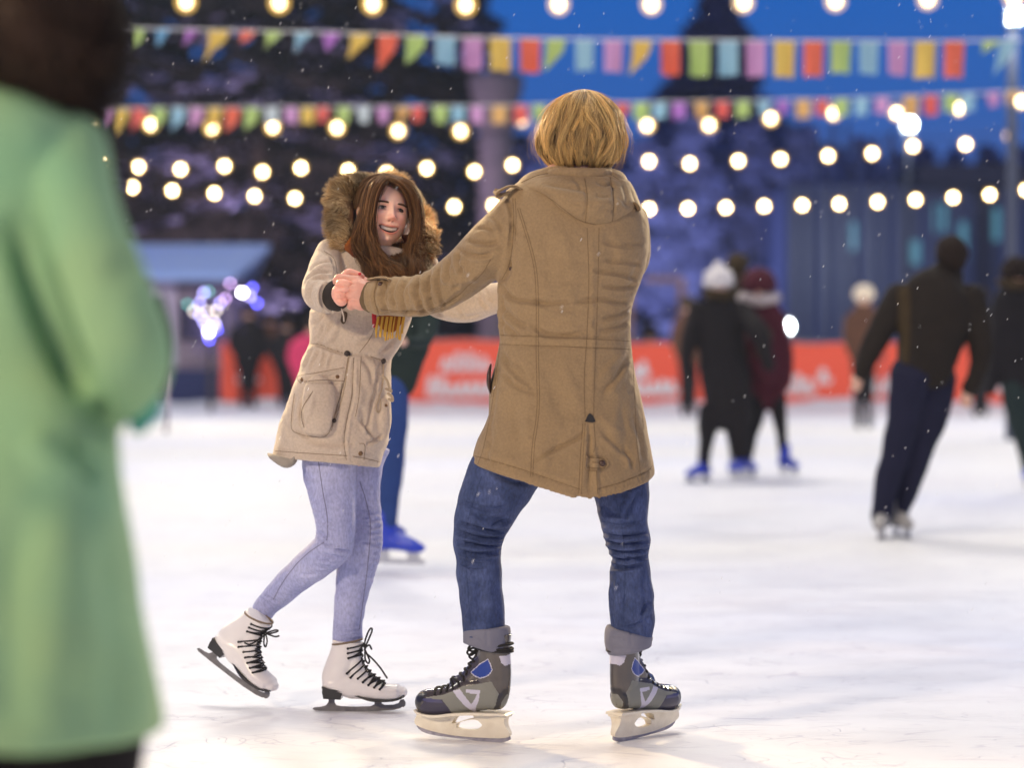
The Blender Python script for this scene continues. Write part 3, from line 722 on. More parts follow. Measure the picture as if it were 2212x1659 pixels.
mHairD = mat('dark hair', (.016, .009, .006), .85, bump=(60, .8), spec=.2); mFurW = mat('white wool', (.62, .58, .58), .95, bump=(50, 1)); mWhiteB = mat('white boot', (.70, .66, .64), .4)
mPink = cloth('pink jacket', (.75, .06, .16)); mBrown = cloth('brown coat', (.13, .06, .035)); mCream = mat('cream wool hat', (.78, .66, .50), .95, bump=(50, 1))
def person(name, label, vy0, base, Y, head, torso, arms, legs, coat, pants, hat=None, hairm=None, skate=None, vox=.014, group=None, hood=None, stripe=None, hands=True, cat='person', back=False):
    fs = 1 if back else -1
    """head (vx,vy,rpx); torso/arms/legs lists of (vx,vy,dY,rpx)"""
    vox = vox; A = lambda L: [(a, b, Y + c, d) for a, b, c, d in L]
    org = W(base[0], base[1], Y); org = np.array((org[0], Y, 0.0))
    # body: continuous, inside the clothes
    mb = MB(); hx_, hy_, hr = head; s = Y / FPX; hc = W(hx_, hy_, Y)
    mb.ell(hc, (hr * s * .82, hr * s * .95, hr * s * 1.08))
    mb.ell(hc + (0, fs * hr * s * .9, -hr * s * .1), (hr * s * .12, hr * s * .2, hr * s * .2))
    T = A(torso); nk = (T[0][0], T[0][1], T[0][2], hr * .5)
    P, R = VT([(hx_, hy_, Y, hr * .5), nk]); mb.tube(P, R, seg=14)
    P, R = VT(T); mb.tube(P, R * .8, R2=R * .55, seg=18)
    for a in arms:
        P, R = VT(A(a)); mb.tube(P if hands else P[:-1], (R if hands else R[:-1]) * .62, seg=12)
        if not hands: continue
        if hands:
            e = P[-1]; d = unit(P[-1] - P[-2]); k = hr * s
            mb.tube([e, e + d * k * .5], [R[-1] * .6, R[-1] * .55], seg=10, R2=[R[-1] * .35] * 2)
            side = unit(np.cross(d, (0, 1, 0)))
            for j in range(4): st = e + d * k * .45 + side * k * (-.24 + .16 * j); mb.tube([st, st + d * k * (.34 - .04 * abs(j - 1.2)), st + d * k * .55 + np.array((0, -.2 * k, 0))], k * .095, seg=8)
            st = e + d * k * .1 - side * k * .3; mb.tube([st, st + d * k * .35 - side * k * .12], k * .1, seg=8)
    for l in legs: P, R = VT(A(l)); mb.tube([W(T[-1][0], T[-1][1], Y)] + list(P), np.concatenate([[R[0]], R]) * .7, seg=12)
    v, f = remesh(mb, vox * .8, 3)
    o = obj('person', v, f, mSkin, origin=org); tag(o, label, cat, group)
    # coat
    mb = MB(); P, R = VT(T); mb.tube(P, R, R2=R * .68, seg=28, ex=2.3)
    for a in arms: P, R = VT(A(a)); mb.tube(P, R, seg=16)
    v, f = remesh(mb, vox, 4); n = normals(v, f); v = v + n * (noise3(v, 12, 1) * .007 + noise3(v, 28, 2) * .003)[:, None]
    obj('coat', v, f, coat, o)
    if stripe:
        tr = bvh(v, f)
        for pl, mt in stripe:
            V_, F_ = patch(tr, pl, .004, 2); obj('coat_panel', V_, F_, mt, o)
    # trousers
    mb = MB()
    for l in legs: P, R = VT(A(l)); mb.tube(P, R, seg=16)
    P, R = VT(A(torso[-1:])); mb.ell(P[0] + (0, 0, 0), (R[0] * .8, R[0] * .6, R[0] * .5))
    v, f = remesh(mb, vox, 3); n = normals(v, f); v = v + n * (noise3(v, 16, 3) * .006)[:, None]
    obj('trousers', v, f, pants, o)
    for i, l in enumerate(legs):
        if skate: bgskate(o, W(l[-1][0], l[-1][1], Y + l[-1][2]), *skate[i])
    if hairm:
        mb = MB(); mb.ell(hc + (0, -.02 * fs, hr * s * .12), (hr * s * 1.02, hr * s * 1.05, hr * s * 1.10)); v, f = remesh(mb, vox, 1)
        n = normals(v, f); v = v + n * (noise3(v, 30, 2) * .004)[:, None]; k = ((v[:, 1] - hc[1]) * -fs > -hr * s * .62) | (v[:, 2] > hc[2] + hr * s * .55)
        v[~k] = hc + (v[~k] - hc) * .78
        obj('hair', v, f, hairm, o)
    if hat:
        mb = MB(); mb.ell(hc + (0, 0, hr * s * .28), (hr * s * 1.12, hr * s * 1.15, hr * s * .98))
        if len(hat) > 1: mb.ell(hc + (0, 0, hr * s * 1.35), (hr * s * .34,) * 3)
        v, f = remesh(mb, vox * .7, 1); n = normals(v, f); v = v + n * (noise3(v, 60, 2) * .006)[:, None]; obj('hat', v, f, hat[0], o)
        tt = tube([hc + (math.cos(a) * hr * s * 1.06, math.sin(a) * hr * s * 1.1, hr * s * .02) for a in np.linspace(0, 6.283, 17)], hr * s * .17, seg=8, n=34); obj('hat_brim', tt[0], tt[1], hat[0], o)
    if hood:
        mb = MB(); mb.tube([hc + (math.cos(a) * hr * s * 1.05, math.sin(a) * hr * s * .9, -hr * s * (.75 - .1 * math.cos(a * 2))) for a in np.linspace(0, 6.283, 17)], hr * s * .36, seg=10, n=40)
        v, f = remesh(mb, vox, 1); n = normals(v, f); v = v + n * (noise3(v, 40, 2) * .01)[:, None]; obj('hood', v, f, hood, o)
    return o
def bgskate(o, p, ang, m_, size=.27, fore=1.0, lift=0):
    """a skate under the ankle p, toe towards angle ang (deg, 0 = +x)"""
    a = math.radians(ang); d = np.array((math.cos(a), math.sin(a), 0)); u = np.array((0, 0, 1.)); z0 = max(p[2] - .12, 0)
    s = size; mb = MB()
    h = np.array((p[0], p[1], z0)); 
    mb.tube([h + u * .24 - d * .01, h + u * .15, h + u * .10], [.055, .052, .046], seg=14)
    mb.tube([h + u * .10 - d * .05, h + u * .11 + d * .05, h + u * .085 + d * .15, h + u * .08 + d * .18], [.04, .048, .042, .03], seg=14, ref=(0, 0, 1), R2=[.035, .045, .032, .02])
    v, f = remesh(mb, .008, 2); sk = obj('ice_skate', v, f, m_, o)
    mb = MB(); c = h + d * .06; Rm = np.column_stack([d, np.cross(u, d), u])
    mb.box(c + u * .012, (s * .52, .004, .012), R=Rm); mb.box(h + u * .035 - d * .02, (.03, .010, .03), R=Rm); mb.box(h + u * .035 + d * .14, (.03, .010, .03), R=Rm)
    mb.obj('blade', mSteel, sk, smooth=False)
Y0 = 11.95
person('p', 'dark jacketed skater in deep blue jeans and blue skates, hidden behind the smiling woman', 0, (850, 1240), Y0, (866, 560, 31), [(870, 600, 0, 42), (872, 640, 0, 60), (880, 700, 0, 62), (868, 770, 0, 48), (862, 830, 0, 40)],
       [[(905, 630, 0, 24), (925, 690, -.1, 22), (915, 735, -.25, 18), (880, 740, -.4, 14)]], [[(852, 830, 0, 33), (853, 930, 0, 30), (846, 1030, 0, 25), (838, 1120, 0, 20), (836, 1165, 0, 16)], [(838, 830, .1, 33), (822, 930, .2, 28), (808, 1040, .3, 22), (800, 1130, .3, 18)]], mDGreen, mBlueJ, hairm=mHairD,
       skate=[(-18, mBlueS), (-25, mBlueS)])
Y1 = GY(1043)
GP = 'skaters holding each other on the right'
person('p', 'skater in a white fluffy hat and long dark coat, leftmost of the huddled three', 0, (1545, 1043), Y1, (1552, 612, 29), [(1550, 645, 0, 30), (1552, 670, 0, 47), (1558, 740, 0, 50), (1568, 820, 0, 55), (1576, 895, 0, 50)],
       [[(1508, 665, 0, 22), (1492, 720, -.05, 19), (1483, 770, 0, 15), (1489, 812, .05, 10)], [(1600, 670, 0, 22), (1640, 720, -.2, 20), (1660, 790, -.2, 14)]],
       [[(1535, 890, 0, 28), (1524, 950, 0, 18), (1522, 1000, 0, 14), (1520, 1012, 0, 12)], [(1596, 890, 0, 34), (1596, 950, 0, 25), (1603, 1000, 0, 15)]], mBlack, mBlack, hat=(mFurW, 1), back=True, hands=False, skate=[(215, mBlueS), (250, mBlueS)], hood=mOlive, group=GP)
person('p', 'tall skater with brown hair standing half hidden in the middle of the huddled three', 0, (1600, 1030), Y1 + .7, (1592, 575, 24), [(1595, 612, 0, 30), (1598, 640, 0, 44), (1605, 720, 0, 42), (1612, 800, 0, 40), (1612, 850, 0, 38)],
       [[(1632, 640, 0, 19), (1655, 700, -.4, 17), (1645, 760, -.8, 14)]], [[(1600, 850, 0, 26), (1592, 940, 0, 20), (1590, 1000, 0, 14)], [(1625, 850, 0, 26), (1618, 940, 0, 20), (1612, 1000, 0, 14)]], mOlive, mBlack, hairm=mOlive, back=True, hands=False, skate=[(250, mBlueS), (290, mBlueS)], group=GP)
person('p', 'skater in a maroon hat and maroon jacket with a pale collar, rightmost of the three', 0, (1660, 1028), Y1 + .25, (1640, 620, 33), [(1650, 655, 0, 30), (1652, 680, 0, 38), (1652, 740, 0, 38), (1654, 800, 0, 38), (1656, 860, 0, 36)],
       [[(1682, 690, 0, 20), (1694, 750, 0, 18), (1698, 810, 0, 14), (1684, 850, -.1, 10)], [(1625, 690, 0, 20), (1630, 760, -.2, 18), (1660, 820, -.3, 12)]],
       [[(1676, 860, 0, 22), (1686, 920, 0, 14), (1692, 970, 0, 11), (1695, 995, 0, 10)], [(1640, 860, 0, 22), (1625, 930, 0, 16), (1600, 985, 0, 12)]], mMar, mBlack, hat=(mMar,), back=True, hands=False, hood=mat('pale scarf', (.42, .36, .36), .9, bump=(30, .8)), skate=[(300, mBlueS), (250, mBlueS)], group=GP)
Y2 = GY(1163)
person('p', 'man in a black jacket with an olive panel gliding away and leaning right', 0, (1920, 1163), Y2, (2055, 552, 37), [(2045, 590, 0, 36), (2030, 622, 0, 70), (2022, 680, 0, 80), (2010, 740, 0, 70), (1998, 800, 0, 60)],
       [[(1948, 640, 0, 33), (1912, 700, 0, 30), (1880, 760, 0, 25), (1860, 808, 0, 18)], [(2095, 640, 0, 34), (2114, 710, 0, 30), (2118, 780, 0, 25), (2096, 842, 0, 18)]],
       [[(1968, 810, 0, 48), (1950, 920, 0, 36), (1920, 1030, 0, 28), (1905, 1110, 0, 22), (1906, 1125, 0, 20)], [(2015, 810, .1, 52), (2000, 900, .1, 48), (1975, 990, .1, 36), (1952, 1070, .1, 26), (1938, 1125, .1, 20)]],
       mLeather, mNavy, hairm=mHairD, vox=.011, skate=[(255, mGreyB), (285, mGreyB)], back=True, stripe=[([(1940, 625), (1966, 625), (1962, 780), (1942, 780)], mOlive)])
Y3 = GY(1060)
person('p', 'dark clad skater leaving the frame at the right edge', 0, (2230, 1060), Y3, (2196, 590, 30), [(2196, 620, 0, 32), (2195, 650, 0, 46), (2198, 720, 0, 48), (2202, 790, 0, 46), (2206, 830, 0, 42)],
       [[(2165, 660, 0, 20), (2158, 720, 0, 19), (2150, 790, 0, 16), (2142, 845, 0, 11)], [(2235, 660, 0, 20), (2245, 740, 0, 18), (2240, 820, 0, 14)]],
       [[(2190, 830, 0, 30), (2200, 910, 0, 22), (2215, 980, 0, 16), (2222, 1020, 0, 14)], [(2225, 830, 0, 30), (2240, 920, 0, 22), (2250, 1010, 0, 15)]], mBlack, mDGreen, hat=(mHairD,), back=True, hands=False, hood=mOlive, skate=[(290, mBlueS), (290, mBlueS)])
# spectators and far skaters at the barrier
def small(vx, vyh, hr, Y, label, coat, hat, gy=None, pants=mBlack, w=1.5):
    yb = W(0, 759, Y); gyv = 759 + CAMH * FPX / Y
    H_ = gyv - vyh
    person('p', label, 0, (vx, gyv), Y, (vx, vyh, hr), [(vx, vyh + hr * 1.3, 0, hr * 1.1), (vx, vyh + hr * 2, 0, hr * w), (vx, vyh + H_ * .35, 0, hr * w), (vx, vyh + H_ * .52, 0, hr * w * .95)],
           [[(vx - hr * w, vyh + hr * 2.3, 0, hr * .6), (vx - hr * w * 1.2, vyh + H_ * .3, 0, hr * .5), (vx - hr * w * .9, vyh + H_ * .45, -.15, hr * .35)], [(vx + hr * w, vyh + hr * 2.3, 0, hr * .6), (vx + hr * w * 1.2, vyh + H_ * .3, 0, hr * .5), (vx + hr * w * 1.1, vyh + H_ * .46, -.1, hr * .35)]],
           [[(vx - hr * .6, vyh + H_ * .5, 0, hr * .75), (vx - hr * .6, vyh + H_ * .75, 0, hr * .5), (vx - hr * .6, vyh + H_ * .97, 0, hr * .4)], [(vx + hr * .6, vyh + H_ * .5, 0, hr * .75), (vx + hr * .6, vyh + H_ * .75, 0, hr * .5), (vx + hr * .6, vyh + H_ * .97, 0, hr * .4)]],
           coat, pants, hat=(hat,), vox=.03, hands=False)
small(1866, 640, 20, 34, 'person in a cream wool hat standing left of the man in the black jacket', mBrown, mCream)
small(1405, 722, 17, 49.3, 'dark haired spectator peering over the barrier just right of the long tan coat', mBlack, mHairD, w=1.8)
small(1487, 660, 17, 40, 'figure in a brown coat half hidden behind the fluffy hatted skater', mBrown, mOlive)
small(536, 672, 18, 47.2, 'dark clad spectator between the fairy light tree and the short orange banner', mBlack, mHairD, w=1.7)
small(618, 700, 17, 46.6, 'dark figure standing in the gap between the two left banners', mBlack, mHairD, w=1.7)
small(583, 690, 14, 49.8, 'spectator in a brown coat behind the short orange banner', mBrown, mHairD, w=1.6)
small(672, 705, 17, 33, 'skater in a pink jacket, only an edge showing left of the beige parka', mPink, mHairD, w=2.2, pants=mNavy)
small(2118, 640, 17, 40, 'dark clad spectator between the gliding man in black and the right edge', mBlack, mHairD)

# ================================================================ blurred passer-by in the mint coat (left foreground)
Yg = 3.25
mMint = mat('mint wool coat', (.33, .45, .19), .85, bump=[(9, .3), (200, .2)], mix=((.19, .42, .25), 2.6, 2.2))
mTeal = mat('teal cuff', (.05, .33, .28), .8); mDkFur = mat('dark brown fur', (.030, .015, .008), .7, vary=[(.006, .003, .002), (.014, .007, .003), (.060, .025, .008)])
org = np.array((W(60, 1650, Yg)[0], Yg, 0.0))
mb = MB(); s = Yg / FPX
mb.ell(W(85, 70, Yg), (.080, .09, .10)); P, R = VT([(80, 130, Yg, 75), (60, 300, Yg, 75)]); mb.tube(P, R, seg=14)
P, R = VT([(20, 260, Yg + .04, 110), (-40, 600, Yg + .06, 90), (-20, 1000, Yg + .04, 110)]); mb.tube(P, R, R2=R * .4, seg=18)
P, R = VT([(160, 320, Yg, 50), (270, 740, Yg - .08, 44), (215, 880, Yg + .02, 30), (160, 900, Yg + .08, 24)]); mb.tube(P, R, seg=14)
for sx_ in (-70, 120): P, R = VT([(sx_, 1000, Yg, 110), (sx_, 1500, Yg, 80), (sx_, 2150, Yg, 60)]); mb.tube(P, R, seg=14)
v, f = remesh(mb, .014, 3); green = obj('person', v, f, mSkin, origin=org); tag(green, 'passer-by in a mint green coat and dark brown fur hat at the left edge', 'person')
mb = MB()
def rings(rows, Y, dep, seg=64, ex=2.3, hem=None):
    """rows (vy, xl, xr) -> closed loft"""
    v = []; th = np.linspace(0, 2 * math.pi, seg, endpoint=False); n = len(rows)
    for i, (vy, xl, xr) in enumerate(rows):
        c = np.cos(th); s_ = np.sin(th); cx = np.sign(c) * np.abs(c) ** (2 / ex); sy = np.sign(s_) * np.abs(s_) ** (2 / ex)
        dp = dep[i] if hasattr(dep, '__len__') else dep
        for j in range(seg):
            yy = vy
            if hem is not None:
                k = i / (n - 1); w_ = max(0, (k - .75) / .25) ** 1.0; yy = vy + hem(cx[j], s_[j]) * w_
            Yj = Y + dp * sy[j]; xx = (xl + xr) / 2 + (xr - xl) / 2 * cx[j]
            p = W(xx, yy, Y); v.append((p[0], Yj, p[2]))
    f = [(i * seg + j, i * seg + (j + 1) % seg, (i + 1) * seg + (j + 1) % seg, (i + 1) * seg + j) for i in range(n - 1) for j in range(seg)]
    f += [tuple(range(seg))[::-1], tuple(range((n - 1) * seg, n * seg))]
    return np.array(v), f
rows = [(195, -60, 70), (235, -130, 140), (285, -190, 195), (360, -240, 215), (520, -260, 235), (760, -250, 225), (960, -255, 258), (1080, -262, 270), (1300, -285, 292), (1460, -310, 326), (1560, -330, 348)]
v, f = rings(rows, Yg, [.08, .11, .12, .11, .08, .08, .12, .17, .22, .25, .27], hem=lambda cx, sy: 26 * cx + (-12 if sy < 0 else 10)); mb.add(v, f)
P, R = VT([(140, 320, Yg - .02, 88), (180, 470, Yg - .09, 82), (240, 630, Yg - .12, 76), (284, 765, Yg - .12, 70), (262, 850, Yg - .04, 54), (215, 890, Yg + .04, 44), (150, 905, Yg + .10, 40)])
mb.tube(P, R, seg=24)
v, f = remesh(mb, .009, 6)
v = folds(v, f, [([(15, 470), (55, 590), (110, 720), (185, 860)], 22, 30, 'v'), ([(60, 940), (110, 1010), (180, 1040)], 30, 12, 'r'), ([(150, 930), (175, 1000), (200, 1040)], 20, 22, 'v'), ([(200, 880), (250, 880)], 30, 18, 'v'), ([(140, 1100), (120, 1500)], 60, 14, 'r'), ([(220, 1150), (250, 1600)], 40, 12, 'v'), ([(40, 1100), (20, 1600)], 50, 12, 'v'), ([(230, 560), (280, 620)], 24, 8, 'v')])
n = normals(v, f); v = v + n * (noise3(v, 5, 1) * .012 + noise3(v, 13, 2) * .007)[:, None]
obj('coat', v, f, mMint, green)
mb = MB(); P, R = VT([(285, 830, Yg - .03, 60), (310, 880, Yg - .02, 46), (290, 935, Yg, 18)]); mb.tube(P, R, R2=R * .5, seg=18); v, f = remesh(mb, .009, 3); obj('lining_flap', v, f, mTeal, green)
mb = MB(); P, R = VT([(345, 640, Yg + .22, 9), (364, 720, Yg + .22, 14), (362, 790, Yg + .22, 13), (352, 850, Yg + .22, 8)]); mb.tube(P, R, R2=R * 3, seg=12); mb.obj('bag_edge', mDGreen, green)
mb = MB(); P, R = VT([(-60, 1580, Yg, 150), (-60, 2140, Yg, 80)]); mb.tube(P, R, seg=20); P, R = VT([(170, 1580, Yg, 150), (150, 2140, Yg, 80)]); mb.tube(P, R, seg=20); v, f = remesh(mb, .014, 2); obj('trousers', v, f, mBlack, green)
mb = MB(); mb.ell(W(85, 75, Yg), (.108, .11, .115)); P, R = VT([(80, 60, Yg, 150), (100, 180, Yg, 125), (130, 260, Yg + .02, 80)]); mb.tube(P, R, seg=24)
P, R = VT([(110, 210, Yg + .03, 50), (170, 270, Yg + .05, 34), (215, 360, Yg + .06, 24), (240, 440, Yg + .06, 12)]); mb.tube(P, R, seg=16)
v, f = remesh(mb, .01, 2); obj('fur_hat', v, f, mDkFur, green)
n = normals(v, f); idx = rng.integers(0, len(v), 5200); st = v[idx]; dr = unit(n[idx] + .35 * rng.normal(size=(len(idx), 3)) + (0, 0, -.25)); L_ = rng.uniform(.012, .03, len(idx))[:, None]
v2, f2 = strands(np.stack([st, st + dr * L_ * .5, st + dr * L_ + np.array((0, 0, -.25)) * L_], 1), .0016, .0004); obj('fur', v2, f2, mDkFur, green)
# ================================================================ the man in the long tan coat (back to the camera)
YM = 6.86
def cloth2(nm, c, c2, wv=520, f=.35, rough=.8):
    return mat(nm, c, rough, bump=[(11, .34), (26, .34), (120, .3), (wv, f)], mix=(c2, 7, 1.5), grain=(150, .09), sheen=.12)
mCoat = cloth2('tan cotton', (.305, .203, .100), (.255, .168, .082)); mStitch = mat('brown stitching', (.16, .098, .046), .9)
mJean = mat('mid blue denim', (.027, .044, .120), .9, bump=[(14, .3), (40, .4), (420, .4)], mix=((.058, .082, .195), 16, 2.8), grain=(160, .28, (1, 1, .45))); mJeanIn = mat('denim reverse', (.19, .19, .24), .9, bump=[(30, .3), (420, .4)], mix=((.13, .13, .18), 12, 2))
mButton = mat('dark brown button', (.06, .028, .018), .35); mSkinM = mat('hand skin', (.66, .36, .27), .5, bump=(120, .2), sss=.12, mix=((.70, .32, .24), 30, 2))
orgM = np.array((W(1240, 1606, YM)[0], YM, 0.0))
# --- continuous body with the left hand holding the woman's
mb = MB()
hcM = W(1258, 285, YM + .01)
mb.ell(hcM + (0, 0, .012), (.076, .095, .105)); mb.ell(hcM + (0, .03, -.045), (.058, .07, .07)); mb.ell(hcM + (-.005, .105, -.015), (.012, .02, .02))
for sx_ in (-1, 1): mb.ell(hcM + (sx_ * .078, .01, -.012), (.010, .018, .03))
P, R = VT([(1257, 300, YM + .01, 42), (1250, 360, YM, 45), (1245, 420, YM, 60)]); mb.tube(P, R, seg=18)
P, R = VT([(1240, 410, YM, 90), (1235, 500, YM, 125), (1225, 700, YM, 110), (1230, 880, YM, 112)]); mb.tube(P, R, R2=R * .6, seg=20)
ARML = [(1128, 474, YM - .01, 64), (1082, 520, YM, 64), (1030, 566, YM + .06, 57), (985, 602, YM + .11, 51), (945, 628, YM + .15, 47), (900, 640, YM + .19, 44), (850, 641, YM + .24, 41), (806, 641, YM + .28, 37)]
P, R = VT(ARML); mb.tube(P, R * .72, seg=16)
P, R = VT([(1355, 480, YM, 55), (1345, 560, YM + .12, 48), (1270, 610, YM + .25, 42), (1180, 622, YM + .33, 36), (1140, 622, YM + .36, 26)]); mb.tube(P, R * .75, seg=16)
LEGL = [(1165, 930, YM, 76), (1105, 1000, YM, 76), (1070, 1060, YM - .01, 72), (1042, 1120, YM - .02, 62), (1032, 1162, YM - .02, 55), (1032, 1210, YM - .01, 51), (1037, 1270, YM, 50), (1045, 1330, YM, 49), (1049, 1375, YM, 48)]
LEGR = [(1300, 930, YM, 60), (1330, 1000, YM, 62), (1343, 1070, YM - .01, 58), (1349, 1130, YM - .02, 50), (1357, 1172, YM - .02, 48), (1361, 1205, YM, 41), (1361, 1240, YM, 46), (1364, 1300, YM, 49), (1366, 1350, YM, 46), (1363, 1390, YM, 44)]
for L in (LEGL, LEGR): P, R = VT(L); mb.tube(P, R * .7, seg=16)
vb, fb = remesh(mb, .009, 4)
# hand (fine voxels), welded to the wrist
YH_ = YM + .29
def hand_mesh(parts, ells, vox=.0022, sm=2):
    mb = MB()
    for pts in parts: P, R = VT(pts); mb.tube(P, R, seg=14, n=len(pts) * 6)
    for c, r, R in ells: mb.ell(c, r, R)
    return remesh(mb, vox, sm)
def YR(vx): return YH_ + (798 - vx) * .0006
mh = [
 [(812, 640, YH_ - .005, 30), (796, 637, YH_, 29), (784, 633, YH_, 31), (771, 630, YH_ + .002, 31), (760, 628, YH_ + .006, 25)],                 # wrist and back of the hand
 [(790, 640, YH_, 30), (777, 646, YH_ + .002, 26), (764, 648, YH_ + .004, 19)],
 [(773, 606, YH_ + .0, 11.5), (757, 603, YH_ + .004, 9.4), (742, 600, YH_ + .006, 8.6), (731, 600, YH_ + .012, 8.4), (726, 607, YH_ + .022, 7.6), (727, 615, YH_ + .032, 6.6)],   # index finger over her hand
 [(758, 616, YH_ + .006, 11), (748, 622, YH_ + .006, 9.4), (741, 629, YH_ + .022, 8.6), (746, 634, YH_ + .045, 7.4)],                              # middle
 [(760, 634, YH_ + .004, 11), (749, 641, YH_ + .006, 9.4), (746, 648, YH_ + .022, 8.4), (754, 650, YH_ + .045, 7.2)],                              # ring
 [(766, 650, YH_ + .004, 10), (758, 658, YH_ + .006, 8.4), (757, 663, YH_ + .02, 7.4), (766, 662, YH_ + .042, 6.4)],                               # little
 [(790, 612, YH_ + .03, 12), (775, 600, YH_ + .045, 9.5), (762, 596, YH_ + .05, 8.2), (752, 600, YH_ + .055, 7)],                                  # thumb, behind
]
vh, fh = hand_mesh(mh, [])
vh = folds(vh, fh, [([(768, 596), (775, 606), (768, 612)], 3, 2.0, 'r'), ([(740, 611), (756, 612), (768, 616)], 2.6, 3.6, 'v'), ([(742, 634), (756, 627), (770, 629)], 2.4, 2.6, 'v'), ([(746, 652), (758, 644), (772, 647)], 2.4, 2.4, 'v'),
                    ([(745, 594), (745, 606)], 1.6, .8, 'v'), ([(733, 592), (733, 606)], 1.6, .7, 'v')])
va, fa = joinq([(vb, fb), (vh, fh)]) if isinstance(fb, np.ndarray) and isinstance(fh, np.ndarray) else (vb, fb)
man = obj('person', va, fa, mSkinM, origin=orgM); tag(man, 'man with blond hair in a long tan coat and rolled blue jeans, seen from behind', 'person')
# --- coat
ROWS = [(372, 1190, 1318), (392, 1120, 1362), (412, 1092, 1374), (432, 1086, 1382), (455, 1080, 1392), (480, 1076, 1400), (510, 1074, 1404), (545, 1074, 1403), (580, 1076, 1396), (608, 1075, 1386), (640, 1075, 1374), (670, 1076, 1366), (702, 1077, 1364), (737, 1078, 1364),
        (780, 1069, 1368), (826, 1058, 1377), (860, 1056, 1385), (897, 1056, 1393), (925, 1045, 1399), (950, 1033, 1405), (975, 1024, 1409), (1000, 1018, 1413)]
dep = np.interp([r[0] for r in ROWS], [372, 392, 430, 520, 640, 737, 860, 1000], [.075, .10, .125, .145, .135, .13, .155, .185])
def hemM(cx, sy):
    vx = 1215 + 198 * cx
    back = np.interp(vx, [1017, 1060, 1100, 1150, 1210, 1250, 1290, 1340, 1394, 1413], [0, 12, 24, 40, 61, 75, 75, 60, 39, 20])
    return back if sy < 0 else np.interp(vx, [1017, 1413], [0, 20])
mb = MB(); v, f = rings(ROWS, YM, dep, seg=96, ex=2.25, hem=hemM); mb.add(v, f)
P, R = VT(ARML); mb.tube(P, R, seg=28, n=60, round_=False)
P, R = VT([(1350, 474, YM, 52), (1362, 520, YM + .03, 46), (1350, 570, YM + .12, 46), (1280, 610, YM + .25, 43), (1200, 622, YM + .32, 40), (1160, 622, YM + .35, 38)]); mb.tube(P, R, seg=24)
v, f = remesh(mb, .0048, 7)
